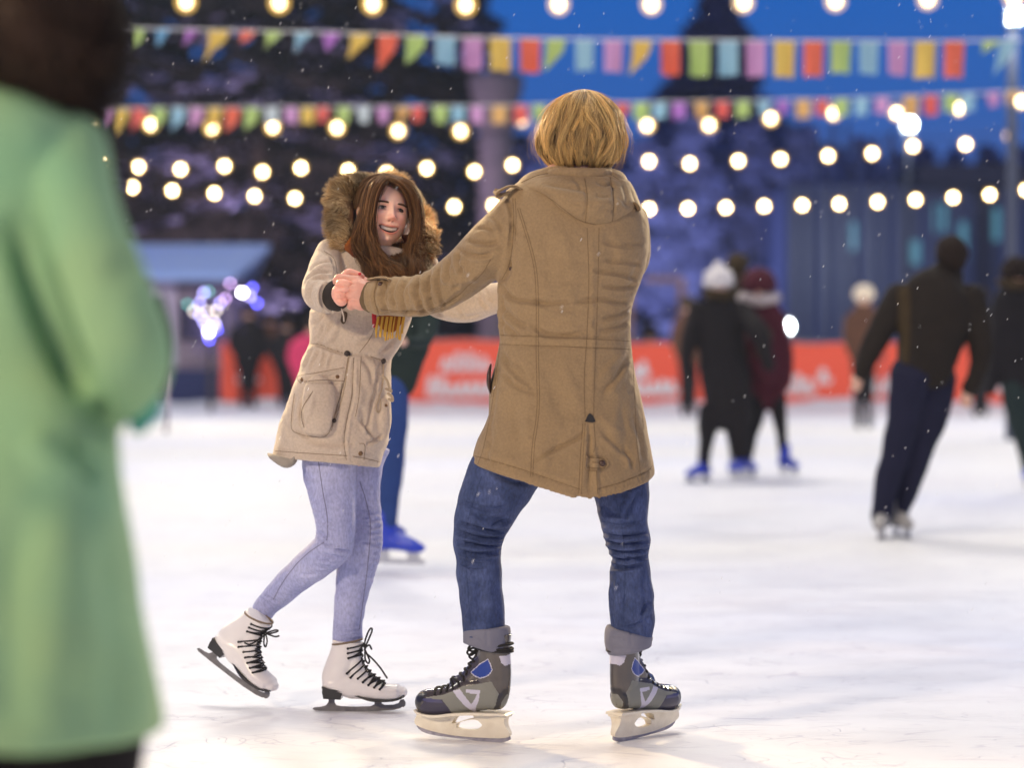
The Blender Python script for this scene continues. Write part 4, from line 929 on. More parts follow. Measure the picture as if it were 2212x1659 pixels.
FL = [  # sleeve folds, ringed round the forearm (top to bottom)
 ([(822, 602), (812, 628), (812, 655), (822, 680)], 5, 4.0, 'c'), ([(846, 598), (833, 620), (828, 650), (840, 682)], 7, 7.0, 'c'), ([(872, 594), (856, 612), (848, 640), (858, 668)], 6, 6.0, 'c'), ([(896, 590), (880, 606), (868, 640), (880, 684)], 7, 8.0, 'c'),
 ([(915, 586), (903, 612), (902, 640), (918, 682)], 6, 7.0, 'c'), ([(934, 578), (924, 606), (926, 640), (942, 680)], 7, 8.5, 'c'), ([(952, 568), (946, 600), (950, 632), (964, 676)], 6, 6.0, 'c'), ([(972, 556), (966, 584), (972, 612)], 6, 6.5, 'c'), ([(992, 540), (990, 566), (1000, 590)], 6, 5.5, 'c'),
 ([(988, 536), (1012, 548), (1040, 552), (1062, 548)], 6, 6.5, 'c'), ([(1006, 518), (1030, 524), (1058, 526), (1078, 520)], 7, 7.0, 'c'), ([(1024, 494), (1046, 492), (1068, 500)], 6, 5.0, 'c'), ([(1050, 462), (1072, 478), (1088, 500)], 7, 4.0, 'c'),
 ([(985, 560), (1010, 585), (1030, 612)], 7, 4.0, 'r'), ([(960, 600), (985, 610), (1020, 600), (1050, 575)], 8, 4.0, 'r'), ([(925, 690), (960, 660), (1000, 630)], 6, 3.5, 'c'), ([(860, 686), (890, 672), (930, 676)], 5, 4.0, 'c'), ([(812, 664), (830, 676), (860, 686)], 5, 4, 'c'),
 ([(1020, 640), (1045, 622), (1068, 606)], 5, 3.5, 'c'), ([(1000, 655), (1030, 640), (1058, 612)], 5, 2.5, 'r'), ([(838, 610), (845, 632), (842, 655)], 4, 3, 'r'), ([(886, 612), (890, 636), (888, 660)], 4, 3, 'r'), ([(912, 600), (916, 630)], 4, 3, 'r'), ([(956, 590), (962, 615)], 5, 3.5, 'r'),
 # armhole of the near sleeve
 ([(1096, 424), (1106, 470), (1104, 520), (1096, 570), (1078, 606)], 5, 4.5, 'c'), ([(1078, 608), (1092, 590), (1098, 560)], 7, 7, 'v'), ([(1118, 440), (1128, 520), (1122, 590)], 12, 3.5, 'r'),
 # back: pull folds
 ([(1078, 606), (1100, 640), (1130, 650), (1180, 655), (1240, 652)], 6, 5.5, 'c'), ([(1240, 652), (1300, 646), (1340, 655), (1372, 650)], 6, 5.0, 'c'), ([(1280, 584), (1330, 590), (1368, 600), (1388, 606)], 5, 4.5, 'c'), ([(1300, 560), (1350, 566), (1394, 572)], 5, 3.5, 'c'),
 ([(1300, 618), (1345, 622), (1380, 618)], 5, 4.5, 'c'), ([(1300, 690), (1340, 680), (1366, 664)], 6, 4.5, 'c'), ([(1295, 715), (1340, 705), (1364, 690)], 6, 4.5, 'c'), ([(1080, 660), (1110, 690), (1140, 708)], 8, 5.0, 'c'), ([(1082, 690), (1105, 715), (1120, 730)], 7, 4, 'c'),
 ([(1145, 700), (1180, 722), (1230, 724), (1268, 716)], 7, 5.0, 'c'), ([(1300, 520), (1350, 530), (1400, 524)], 6, 3.5, 'c'), ([(1130, 560), (1200, 556), (1270, 562)], 10, 2.0, 'v'), ([(1120, 610), (1200, 606), (1270, 604)], 12, 1.8, 'v'),
 ([(1082, 756), (1100, 790), (1140, 830)], 9, 5.0, 'c'), ([(1084, 800), (1110, 830), (1150, 850)], 7, 3.5, 'c'), ([(1074, 850), (1100, 840), (1120, 820)], 5, 2.5, 'r'), ([(1300, 850), (1330, 815), (1358, 770)], 8, 4.5, 'c'), ([(1290, 830), (1320, 790), (1356, 755)], 8, 3.0, 'r'),
 ([(1150, 1000), (1190, 975), (1250, 945), (1268, 925)], 6, 5.0, 'c'), ([(1150, 960), (1200, 930), (1260, 905)], 12, 2.5, 'r'), ([(1300, 930), (1330, 960), (1370, 990)], 8, 4.0, 'c'), ([(1296, 900), (1330, 930), (1350, 940)], 8, 3.0, 'r'), ([(1370, 900), (1385, 950), (1390, 1000)], 8, 4, 'c'),
 ([(1350, 960), (1362, 990), (1368, 1015)], 6, 3.5, 'c'), ([(1045, 960), (1070, 985), (1110, 995)], 10, 3, 'r'), ([(1060, 920), (1060, 960), (1050, 1000)], 6, 3, 'v'), ([(1180, 1020), (1200, 980), (1205, 940)], 12, 2.5, 'v'),
 # hem roll, split and belt channel
 ([(1018, 982), (1060, 994), (1100, 1005), (1150, 1021), (1210, 1042), (1250, 1056)], 2.6, 3.0, 'v'), ([(1290, 1056), (1340, 1042), (1394, 1020), (1412, 1003)], 2.6, 3.0, 'v'),
 ([(1273, 912), (1274, 980), (1272, 1070)], 3.0, 5.0, 'v'), ([(1266, 912), (1262, 1000), (1256, 1070)], 3.4, 3.0, 'r'), ([(1283, 960), (1288, 1020), (1292, 1070)], 4, 4.0, 'r'),
 ([(1078, 728), (1200, 732), (1364, 736)], 8, 1.8, 'r'), ([(1078, 722), (1200, 726), (1364, 730)], 2.2, 2.4, 'v'), ([(1078, 744), (1200, 748), (1364, 752)], 2.2, 2.4, 'v'), ([(1280, 500), (1282, 700), (1276, 905)], 7, 2.2, 'r'),
 ([(1082, 605), (1078, 650), (1080, 700), (1082, 740)], 5, 3.0, 'r'), ([(1087, 620), (1084, 680), (1086, 735)], 3.4, 4.0, 'v'), ([(1080, 745), (1074, 800), (1066, 880), (1052, 960)], 3.5, 2.5, 'v')]
for i in range(22):      # puckers along the hem
    vx = 1296 + i * 5.2; y0 = np.interp(vx, [1290, 1340, 1394, 1412], [1056, 1042, 1020, 1005]); FL.append(([(vx, y0 + 3), (vx + 4 - 8 * rng.random(), y0 + 16)], 1.8, 2.2 * rng.random() + .6, 'v'))
for i in range(26):
    vx = 1022 + i * 8.9; y0 = np.interp(vx, [1017, 1060, 1100, 1150, 1210, 1250], [982, 994, 1005, 1021, 1042, 1056]); FL.append(([(vx, y0 + 3), (vx + 3 - 6 * rng.random(), y0 + 14)], 2.2, 1.6 * rng.random() + .3, 'v'))
for i in range(34):      # puckers beside the seams
    for (pl, sd) in (([(1152, 760), (1158, 860), (1148, 1000)], -1), ([(1280, 520), (1280, 720)], 1), ([(1366, 760), (1372, 900), (1372, 1000)], -1)):
        q = rng.random(); px = np.interp(q, np.linspace(0, 1, len(pl)), [a[0] for a in pl]); py = np.interp(q, np.linspace(0, 1, len(pl)), [a[1] for a in pl])
        FL.append(([(px, py), (px + sd * rng.uniform(6, 16), py + rng.uniform(-4, 4))], 2.4, rng.uniform(.3, 1.3), 'v'))
FL = [(a, b, c * (1.15 if i_ < 8 else 1.6), d) for i_, (a, b, c, d) in enumerate(FL)] if True else [(a, b, c * 1.55, d) for a, b, c, d in FL]
for i in range(34):
    q = rng.random(); cx_ = 822 + q * 190; cy_ = 640 - max(0, q - .5) * 110 + rng.uniform(-26, 26); a_ = rng.uniform(-.5, .5) + 1.5; l_ = rng.uniform(8, 22); FL.append(([(cx_ - l_ * math.cos(a_), cy_ - l_ * math.sin(a_)), (cx_ + rng.uniform(-4, 4), cy_), (cx_ + l_ * math.cos(a_ + .5), cy_ + l_ * math.sin(a_ + .5))], rng.uniform(3, 6), rng.uniform(1.5, 4.5), rng.choice(['c', 'r', 'v', 'd'])))
FL += [([(1140, 640), (1190, 664), (1250, 668)], 9, 5, 'c'), ([(1096, 470), (1118, 500), (1150, 508)], 8, 4, 'c'), ([(1170, 500), (1185, 560), (1182, 600)], 14, 4, 'v'), ([(1220, 500), (1236, 600), (1230, 690)], 14, 3.5, 'r'), ([(1310, 500), (1325, 540), (1318, 580)], 12, 4, 'v'), ([(1180, 770), (1200, 850), (1230, 930)], 16, 4.5, 'v'), ([(1215, 760), (1240, 850), (1262, 900)], 12, 3.5, 'r'), ([(1100, 860), (1120, 930), (1110, 990)], 14, 4.5, 'v'), ([(1130, 900), (1150, 950), (1190, 1010)], 12, 4, 'r'), ([(1310, 780), (1330, 870), (1320, 960)], 14, 4, 'r'), ([(1340, 860), (1352, 930), (1340, 1000)], 10, 4, 'v'), ([(1090, 770), (1130, 800), (1155, 860)], 9, 5, 'c'), ([(1380, 560), (1372, 600), (1360, 640)], 8, 5, 'v')]
v = folds(v, f, FL); n = normals(v, f)
v = v + n * (noise3(v, 7, 1) * .0022 + noise3(v, 17, 2) * .0013 + noise3(v, 40, 3) * .0006)[:, None]
coat = obj('coat', v, f, mCoat, man); tM = bvh(v, f)
SL = [[(1268, 492), (1272, 600), (1268, 720), (1262, 820), (1264, 900)], [(1294, 492), (1292, 600), (1288, 720), (1284, 820), (1282, 905)], [(1078, 724), (1200, 729), (1364, 737)], [(1080, 744), (1200, 748), (1366, 755)],
      [(1118, 450), (1150, 560), (1158, 640), (1158, 760), (1160, 880), (1150, 960), (1146, 1030)], [(1123, 450), (1155, 560), (1163, 640), (1163, 760), (1165, 880), (1155, 960), (1151, 1030)],
      [(1366, 755), (1372, 880), (1376, 960), (1384, 1028)], [(1080, 745), (1073, 800), (1062, 880), (1045, 965), (1032, 1004)],
      [(1018, 983), (1060, 995), (1100, 1006), (1150, 1022), (1210, 1043), (1254, 1058)], [(1292, 1057), (1340, 1043), (1394, 1021), (1411, 1005)],
      [(1259, 915), (1254, 980), (1250, 1068)], [(1264, 915), (1260, 980), (1256, 1068)], [(1283, 915), (1286, 960), (1282, 978)], [(1288, 1010), (1291, 1068)],
      [(1108, 428), (1110, 470), (1108, 520), (1100, 570), (1084, 604)], [(1113, 428), (1115, 470), (1113, 520)],
      [(820, 668), (870, 672), (930, 668), (985, 642), (1010, 618), (1040, 592), (1060, 560)], [(822, 671), (870, 675), (932, 671), (986, 646)],
      [(816, 604), (808, 640), (818, 680)], [(1056, 800), (1064, 830), (1060, 860)]]
mS = seams(tM, SL, .0008, .0001); mS.obj('coat_stitching', mStitch, man)
mb = MB()
h, n_ = hit(tM, 1274, 907)
Vp, Fp = patch(tM, [(1263, 911), (1274, 893), (1285, 911)], .003, 1); obj('black_triangle_tab', Vp, Fp, mat('black tab', (.015, .012, .012), .7), man, smooth=False)
Vp, Fp = patch(tM, [(1266, 985), (1300, 988), (1312, 996), (1312, 1006), (1300, 1015), (1266, 1013)], .0045, 2); tab = obj('vent_tab', Vp, Fp, mCoat, man)
tT = bvh(*joinq([(v, f)])) if False else tM
mb = MB(); button(tM, 1300, 1001, .0105, mb, th=.011); mb.obj('button', mButton, tab)
mb = MB(); mb = seams(tM, [[(1268, 988), (1299, 991), (1308, 998), (1308, 1005), (1299, 1012), (1268, 1010)], [(1280, 999), (1292, 1000)]], .0009, .0052); mb.obj('tab_stitching', mStitch, tab)
mb = MB(); button(tM, 1103, 580, .0062, mb, th=.004); mb.obj('eyelet', mButton, man)
# epaulette strap standing up on the left shoulder, cuff strap, pocket edge
P = VP([(1126, 408, YM - .06), (1112, 402, YM - .07), (1098, 403, YM - .075), (1084, 409, YM - .075), (1074, 417, YM - .07), (1082, 421, YM - .06), (1098, 416, YM - .055)])
v1, f1 = tube(P, [.004, .0035, .0035, .004, .006, .006, .005], R2=[.022] * 7, seg=12, n=30); obj('shoulder_strap', v1, f1, mCoat, man)
P = VP([(1368, 440, YM - .06), (1376, 444, YM - .07), (1380, 452, YM - .07)]); v1, f1 = tube(P, .006, R2=[.02] * 3, seg=10); obj('shoulder_strap', v1, f1, mStitch, man)
P = VP([(800, 603, YM + .27), (818, 600, YM + .24), (836, 601, YM + .20), (842, 606, YM + .19)]); v1, f1 = tube(P, [.004] * 4, R2=[.016] * 4, seg=12); obj('cuff_strap', v1, f1, mCoat, man)
mb = MB(); button(tM, 822, 613, .008, mb, th=.006); mb.obj('cuff_button', mButton, man)
v1, f1 = tube(VP([(1060, 789, YM - .03), (1056, 810, YM - .04), (1056, 830, YM - .04), (1059, 848, YM - .03)]), [.003, .006, .006, .003], R2=[.01, .02, .02, .01], seg=10); obj('pocket_edge', v1, f1, mButton, man)
v1, f1 = tube(VP([(806, 641, YM + .28), (799, 641, YM + .285)]), [.0475, .047], seg=32, n=5, ref=(0, 1, 0)); obj('cuff_ribbing', v1, f1, mat('dark cuff rib', (.13, .085, .04), .95, bump=(200, .8)), man)
# --- hood lying on the back
def pad(outline, center, Yf, bulge, back=.03, nr=22, na=120, pw=.55, cent2=None):
    """cushion over a closed outline: dome towards the camera, closed behind"""
    oc = np.array(outline, float); oc = resample(np.column_stack([np.vstack([oc, oc[:1]]), np.zeros(len(oc) + 1)]), na + 1)[:-1, :2]; cx, cy = center; v = []
    for side in (-1, 1):
        for i in range(nr):
            r = (i + (0 if side < 0 else 0)) / nr if i else 0.0
            for a in oc:
                px, py = cx + (a[0] - cx) * r, cy + (a[1] - cy) * r
                p = W(px, py, Yf(px, py)); h = (1 - r * r) ** pw
                p[1] += -bulge * h if side < 0 else back * h; v.append(p)
    for a in oc: v.append(W(a[0], a[1], Yf(a[0], a[1])))
    m = na; E = 2 * nr * m; f = []
    for i in range(nr - 1):
        for j in range(m):
            k = (j + 1) % m; f.append((i * m + j, i * m + k, (i + 1) * m + k, (i + 1) * m + j)); o_ = nr * m; f.append((o_ + i * m + j, o_ + (i + 1) * m + j, o_ + (i + 1) * m + k, o_ + i * m + k))
    for j in range(m):
        k = (j + 1) % m; f.append(((nr - 1) * m + j, (nr - 1) * m + k, E + k, E + j)); f.append(((2 * nr - 1) * m + j, E + j, E + k, (2 * nr - 1) * m + k))
    return np.array(v), f
HO = [(1113, 403), (1122, 388), (1140, 374), (1168, 364), (1200, 357), (1250, 353), (1295, 356), (1328, 364), (1347, 374), (1360, 396), (1368, 420), (1373, 445), (1364, 462), (1350, 474), (1328, 485), (1302, 490), (1278, 488), (1255, 481), (1238, 470), (1219, 457), (1200, 443), (1184, 431), (1166, 420), (1148, 413), (1128, 407)]
def hoodY(px, py): return YM - .115 + .0011 * max(0, 440 - py) + .0000030 * (px - 1240) ** 2
v, f = pad(HO, (1262, 425), hoodY, .060, .05, 24, 140, .5)
mb = MB(); mb.add(v, f)
v, f = remesh(mb, .004, 3)
HF = [([(1140, 384), (1180, 372), (1250, 366), (1310, 372), (1346, 388)], 3.5, 4.0, 'v'), ([(1130, 392), (1180, 380), (1250, 374), (1310, 380), (1352, 398)], 3, 2.5, 'v'), ([(1170, 400), (1220, 404), (1260, 410), (1280, 420)], 8, 4.0, 'c'), ([(1288, 395), (1310, 400), (1320, 396), (1330, 410)], 6, 5.0, 'c'),
      ([(1210, 430), (1240, 445), (1262, 448)], 8, 3, 'c'), ([(1262, 400), (1268, 430), (1262, 476)], 3, 3, 'v'), ([(1318, 385), (1326, 430), (1326, 476)], 3, 2.6, 'v'), ([(1285, 420), (1300, 426), (1318, 424)], 6, 3.0, 'c'), ([(1335, 425), (1350, 440), (1366, 446)], 6, 3, 'c'), ([(1292, 455), (1310, 450), (1330, 455)], 8, 2.5, 'c'),
      ([(1160, 392), (1190, 412), (1220, 430)], 9, 3.5, 'r'), ([(1235, 385), (1250, 395), (1255, 410)], 6, 3.5, 'c'), ([(1345, 398), (1352, 420), (1352, 445)], 7, 3, 'c')]
HF = [(a, b, c * 1.4, d) for a, b, c, d in HF]; v = folds(v, f, HF); n = normals(v, f); v = v + n * (noise3(v, 12, 4) * .0018 + noise3(v, 34, 2) * .0008)[:, None]
hood = obj('hood', v, f, mCoat, man); tH = bvh(v, f)
seams(tH, [[(1126, 394), (1160, 379), (1200, 372), (1250, 368), (1310, 374), (1350, 396)], [(1263, 385), (1269, 430), (1264, 484)], [(1318, 382), (1326, 430), (1322, 484)], [(1130, 402), (1184, 426), (1219, 452), (1255, 476), (1302, 485), (1350, 469)]], .0009, .0003).obj('hood_stitching', mStitch, hood)
# fleece lined collar round the neck
mb = MB(); cc = W(1250, 374, YM - .01); P = [cc + (math.cos(a) * .092, math.sin(a) * .082, -.012 - .006 * math.sin(a)) for a in np.linspace(0, 2 * math.pi, 25)]
mb.tube(np.array(P), [.013] * 25, R2=[.018] * 25, seg=14, n=90, ref=(0, 0, 1)); v, f = remesh(mb, .004, 2); n = normals(v, f); v = v + n * (noise3(v, 60, 4) * .0012)[:, None]; obj('collar', v, f, mCoat, man)
# --- jeans
def leg(L, ref=(0, 1, 0), ex=2.15, dp=1.0):
    P, R = VT(L); return tube(P, R, seg=64, n=150, ref=ref, R2=R * dp, ex=ex, round_=False)
mb = MB(); v, f = leg([(a, b, c, d) for a, b, c, d in LEGL]); mb.add(v, f); v, f = leg(LEGR); mb.add(v, f); mb.ell(W(1240, 925, YM), (.15, .12, .12))
v, f = remesh(mb, .0042, 3)
JF = [([(985, 1126), (1010, 1134), (1050, 1146), (1090, 1150)], 5, 6, 'c'), ([(982, 1146), (1020, 1160), (1060, 1166), (1086, 1160)], 5, 7, 'c'), ([(984, 1170), (1010, 1176), (1050, 1180), (1084, 1178)], 5, 6, 'c'), ([(985, 1190), (1020, 1198), (1060, 1196), (1082, 1188)], 5, 6, 'c'),
      ([(990, 1212), (1020, 1222), (1050, 1222)], 5, 4, 'c'), ([(1010, 1100), (1050, 1118), (1090, 1120)], 8, 4, 'c'), ([(1060, 1136), (1080, 1128), (1100, 1125)], 5, 5, 'c'), ([(1000, 1080), (1030, 1095), (1060, 1100), (1100, 1092)], 8, 4, 'c'), ([(1022, 1280), (1016, 1310), (1004, 1345)], 5, 4, 'r'), ([(1030, 1240), (1040, 1300), (1035, 1345)], 9, 3, 'v'), ([(1070, 1250), (1078, 1300), (1084, 1345)], 7, 2.5, 'v'),
      ([(1030, 1030), (1080, 1060), (1120, 1070)], 12, 3, 'v'), ([(1060, 1020), (1110, 1042), (1140, 1040)], 8, 3, 'c'),
      ([(1302, 1150), (1330, 1160), (1370, 1158), (1398, 1150)], 5, 6, 'c'), ([(1306, 1168), (1335, 1178), (1370, 1176), (1402, 1170)], 5, 7, 'c'), ([(1312, 1186), (1340, 1194), (1375, 1192), (1402, 1186)], 5, 6, 'c'), ([(1320, 1204), (1345, 1210), (1380, 1206), (1400, 1202)], 5, 6, 'c'), ([(1316, 1222), (1345, 1228), (1385, 1222)], 5, 4, 'c'),
      ([(1300, 1126), (1330, 1136), (1390, 1128)], 7, 4, 'c'), ([(1380, 1060), (1360, 1100), (1350, 1130)], 8, 4, 'c'), ([(1300, 1090), (1320, 1110), (1350, 1118)], 8, 3.5, 'c'), ([(1385, 1330), (1398, 1310), (1408, 1300)], 6, 4, 'c'), ([(1340, 1250), (1350, 1300), (1345, 1350)], 9, 3, 'v'), ([(1390, 1340), (1370, 1352), (1340, 1356)], 4, 3, 'c'), ([(1388, 1240), (1394, 1280), (1396, 1320)], 6, 2.5, 'v'), ([(1322, 1260), (1322, 1310), (1328, 1355)], 4, 3, 'c')]
JF = [(a, b, c * 2.5, d) for a, b, c, d in JF]
for i in range(46):
    L_x = rng.choice([1033, 1356]); yk = rng.normal(1172, 36); xk = L_x + rng.uniform(-34, 34); JF.append(([(xk - rng.uniform(8, 20), yk + rng.uniform(-6, 6)), (xk, yk + 2), (xk + rng.uniform(8, 20), yk + rng.uniform(-6, 6))], rng.uniform(2.4, 4.5), rng.uniform(1.5, 4.5), rng.choice(['c', 'd'])))
for i in range(26):
    L_x = rng.choice([1040, 1364]); yk = rng.uniform(1230, 1350); xk = L_x + rng.uniform(-36, 36); a_ = rng.uniform(-1, 1); JF.append(([(xk - 10 * math.sin(a_), yk - 16), (xk + 10 * math.sin(a_), yk + 16)], rng.uniform(3, 6), rng.uniform(1, 3), rng.choice(['c', 'r', 'v'])))
v = folds(v, f, JF); n = normals(v, f); v = v + n * (noise3(v, 9, 1) * .002 + noise3(v * np.array((1, 1, 2.2)), 22, 5) * .0018)[:, None]
jeans = obj('jeans', v, f, mJean, man); tJ = bvh(v, f)
seams(tJ, [[(1040, 1030), (1012, 1120), (1004, 1180), (1010, 1260), (1016, 1345)], [(1320, 1225), (1317, 1290), (1326, 1355)], [(1330, 1080), (1345, 1150), (1350, 1240), (1345, 1350)]], .0010, .0003).obj('jeans_stitching', mat('dark denim seam', (.03, .05, .13), .9), jeans)
for L in ([(1050, 1352, YM, 50), (1050, 1358, YM, 53), (1050, 1378, YM, 53), (1049, 1396, YM, 51), (1048, 1402, YM, 46)], [(1361, 1363, YM, 48), (1360, 1368, YM, 52), (1358, 1385, YM, 52), (1360, 1402, YM, 49), (1361, 1408, YM, 44)]):
    P, R = VT(L); mb = MB(); mb.tube(P, R, seg=56, n=30, round_=False); v, f = remesh(mb, .0035, 2)
    x0 = L[0][0]; v = folds(v, f, [([(x0 - 45, 1380), (x0 - 20, 1376), (x0 - 5, 1386)], 4, 3, 'c'), ([(x0 + 2, 1355), (x0 + 2, 1400)], 3, 3, 'v'), ([(x0 - 48, 1398), (x0, 1401), (x0 + 48, 1398)], 2.5, 2, 'v')]); n = normals(v, f); v = v + n * (noise3(v, 26, 1) * .0028)[:, None]
    obj('rolled_cuff', v, f, mJeanIn, jeans)
# --- hair
mHairM = mat('blond hair', (.4, .24, .08), .42, vary=[(.26, .14, .045), (.46, .27, .085), (.62, .40, .135), (.75, .52, .20), (.36, .19, .06)], spec=.6, attr='tint')
prof = np.array([(0, 192), (20, 196), (42, 205), (62, 220), (77, 240), (87, 262), (94, 285), (96, 304), (92, 322), (83, 340), (72, 355), (60, 368)], float)
pr = resample(np.column_stack([prof, np.zeros(len(prof))]), 80)
def hsurf(phi, t, rad=0.0):
    """phi azimuth (0=+x, -pi/2 = towards camera), t 0..1 from the crown"""
    i = np.clip(t, 0, 1) * 79; r = np.interp(i, np.arange(80), pr[:, 0]); y = np.interp(i, np.arange(80), pr[:, 1])
    k = YM / FPX; cx = 1262 - 7 * t
    ph_a = np.asarray(phi); lump = .035 * np.sin(3 * ph_a + 7 * t + 1) + .03 * np.sin(5 * ph_a - 9 * t) + .018 * np.sin(11 * ph_a + 4 * t + 2)
    r = r * .93 * (1 + rad + lump * np.clip(t * 2, 0, 1))
    x = (cx - CXP) * k + r * k * np.cos(phi); yy = YM + .012 + r * k * 1.02 * np.sin(phi) * np.where(np.sin(phi) > 0, .92, 1.0); z = CAMH - (y - 759) * k + .0
    return np.stack([x, yy, z + 0 * phi], -1)
capv = []; na, nt_ = 72, 26
for i in range(nt_):
    for j in range(na): capv.append(hsurf(np.array(2 * math.pi * j / na), np.array(i / (nt_ - 1)) * .96, -.07))
capv = np.array(capv); ph_ = np.array([2 * math.pi * j / na for i in range(nt_) for j in range(na)]); tt_ = np.array([i / (nt_ - 1) for i in range(nt_) for j in range(na)])
front = (np.sin(ph_) > .45) & (tt_ > .42); c0 = hcM; capv[front] = c0 + (capv[front] - c0) * .80
capf = np.array([(i * na + j, i * na + (j + 1) % na, (i + 1) * na + (j + 1) % na, (i + 1) * na + j) for i in range(nt_ - 1) for j in range(na)])
hair = obj('hair', capv, capf, mat('hair roots', (.10, .048, .016), .7, bump=(60, .6)), man)
G = []; NG = 280; NS = 22; tt = np.linspace(0, 1, NS)
for g in range(NG):
    ph0 = rng.uniform(-math.pi, math.pi); f_ = math.sin(ph0) > .45
    t1 = (rng.uniform(.76, 1.0) if rng.random() < .65 else rng.uniform(.45, .8)) if not f_ else rng.uniform(.3, .5); t0 = rng.choice([0.0, rng.uniform(0, .35) * t1], p=[.6, .4]); amp = rng.uniform(.06, .34); fr = rng.uniform(.8, 1.9); p2 = rng.uniform(0, 6.28)
    T = t0 + (t1 - t0) * tt; phi = ph0 + (amp * np.sin(p2 + fr * math.pi * tt) + rng.uniform(-.25, .25)) * np.clip(T * 1.5 - .15, 0, 1); rad = rng.uniform(-.06, .045) + .035 * np.sin(math.pi * tt) + rng.uniform(-.03, .03) * np.sin(fr * 5 * tt + p2) + rng.choice([0, .09], p=[.65, .35]) * tt ** 3
    G.append((phi, T, rad))
S = []; TI = []; GT_ = rng.uniform(.38, 1.45, NG)
for g in range(11500):
    gi = rng.integers(NG); phi, T, rad = G[gi]; TI.append(GT_[gi]); sp = rng.normal() * .062; cl = (1 - .52 * tt)
    S.append(hsurf(phi + sp * cl + .01 * np.sin(tt * 9 + g), T + .012 * rng.normal(), rad + rng.normal() * .014 * cl + .0))
S = np.array(S)
fly = S[:320].copy(); TI += [1.5] * 320; fly = fly + unit(fly - hcM) * (tt ** 1.8)[None, :, None] * rng.uniform(.004, .034, (320, 1, 1)); S = np.concatenate([S, fly])
r0 = np.full(len(S), .00066); r0[-320:] = .0004
v, f = strands(S, r0, r0 * .45); obj('hair_strands', v, f, mHairM, hair, attr={'tint': tints(TI, NS * 3)})

# --- hockey skates
mShell = mat('grey brown skate shell', (.060, .048, .044), .20, coat=.8, bump=(40, .15)); mPanel = mat('grey mesh panel', (.20, .20, .175), .6, bump=(500, .5)); mToe = mat('black toe cap', (.022, .020, .024), .35, coat=.3)
mPurp = mat('dark violet panel', (.035, .03, .06), .35); mBluP = mat('bright blue patch', (.004, .035, .26), .35); mLil = mat('silver lilac trim', (.52, .50, .60), .35); mHold = mat('ivory blade holder', (.85, .78, .64), .4, mix=((.72, .64, .50), 30, 2), bump=(30, .1))
mLace = mat('black laces', (.012, .010, .010), .8); mSteel2 = mat('scuffed blade steel', (.20, .19, .24), .4, metal=.35, bump=(60, .3), mix=((.42, .40, .45), 60, 2))
KX, KZ = .00145, .00131
def z6(zx, zy): return ((1102 - (851.5 + zx * .2961)) * KX, (1606 - (1277.25 + zy * .2961)) * KZ)
def extrude2(poly, holes, y0, y1, nseg=1):
    """side-view outline (x,z) with holes extruded between y0 and y1"""
    bm = bmesh.new(); es = []
    def loop(pl):
        vs = [bm.verts.new((a, 0, b)) for a, b in pl]
        for i in range(len(vs)): es.append(bm.edges.new((vs[i], vs[(i + 1) % len(vs)])))
    loop(poly)
    for h in holes: loop(h)
    bmesh.ops.triangle_fill(bm, use_beauty=True, edges=es)
    if holes:      # drop triangles that fell inside a hole
        kill = []
        for q in bm.faces:
            c = q.calc_center_median()
            if any(inpoly(np.array([c.x]), np.array([c.z]), h)[0] for h in holes): kill.append(q)
        bmesh.ops.delete(bm, geom=kill, context='FACES_ONLY')
    bm.verts.ensure_lookup_table(); bm.verts.index_update()
    V = np.array([q.co[:] for q in bm.verts]); F = [tuple(a.index for a in q.verts) for q in bm.faces]; B = [(e.verts[0].index, e.verts[1].index) for e in bm.edges if e.is_boundary]; bm.free()
    n = len(V); Va = V.copy(); Va[:, 1] = y0; Vb = V.copy(); Vb[:, 1] = y1
    return np.vstack([Va, Vb]), F + [tuple(i + n for i in q[::-1]) for q in F] + [(a, b, b + n, a + n) for a, b in B]
def smooth2(pl, n=60): p = resample(np.column_stack([np.vstack([pl, pl[:1]]), np.zeros(len(pl) + 1)]), n + 1)[:-1, :2]; return [tuple(a) for a in p]
# boot in local axes: x forward from the heel, y across, z up
mb = MB()
mb.tube([(.052, 0, .125), (.052, 0, .16), (.052, 0, .205), (.050, 0, .25), (.047, 0, .285), (.045, 0, .312)], [.046, .052, .054, .050, .046, .047], R2=[.030, .034, .034, .036, .039, .042], seg=36, n=40, ref=(0, 1, 0), round_=False)
mb.tube([(.035, 0, .126), (.07, 0, .135), (.12, 0, .134), (.165, 0, .117), (.205, 0, .108), (.245, 0, .105), (.258, 0, .105)], [.034, .036, .037, .041, .044, .043, .040], R2=[.036, .046, .050, .044, .040, .037, .035], seg=36, n=40, ref=(0, 0, 1), ex=2.4)
mb.tube([(.072, 0, .245), (.095, 0, .205), (.125, 0, .168), (.160, 0, .148)], [.024, .032, .034, .034], R2=[.026, .028, .026, .02], seg=24, ref=(0, 1, 0))
mb.ell((.252, 0, .103), (.040, .041, .037))
bootv, bootf = remesh(mb, .0023, 3)
fc = bootv[bootf].mean(1); zl = bootv[:, 2]
zb = np.interp(bootv[:, 0], [0, .06, .12, .17, .22, .26, .29], [.086, .086, .083, .076, .071, .073, .080]); bootv[:, 2] = np.where(zl < zb + .003, zb + (zl - zb - .003) * .12, zl)
def poly6(L): return [z6(a, b) for a, b in L]
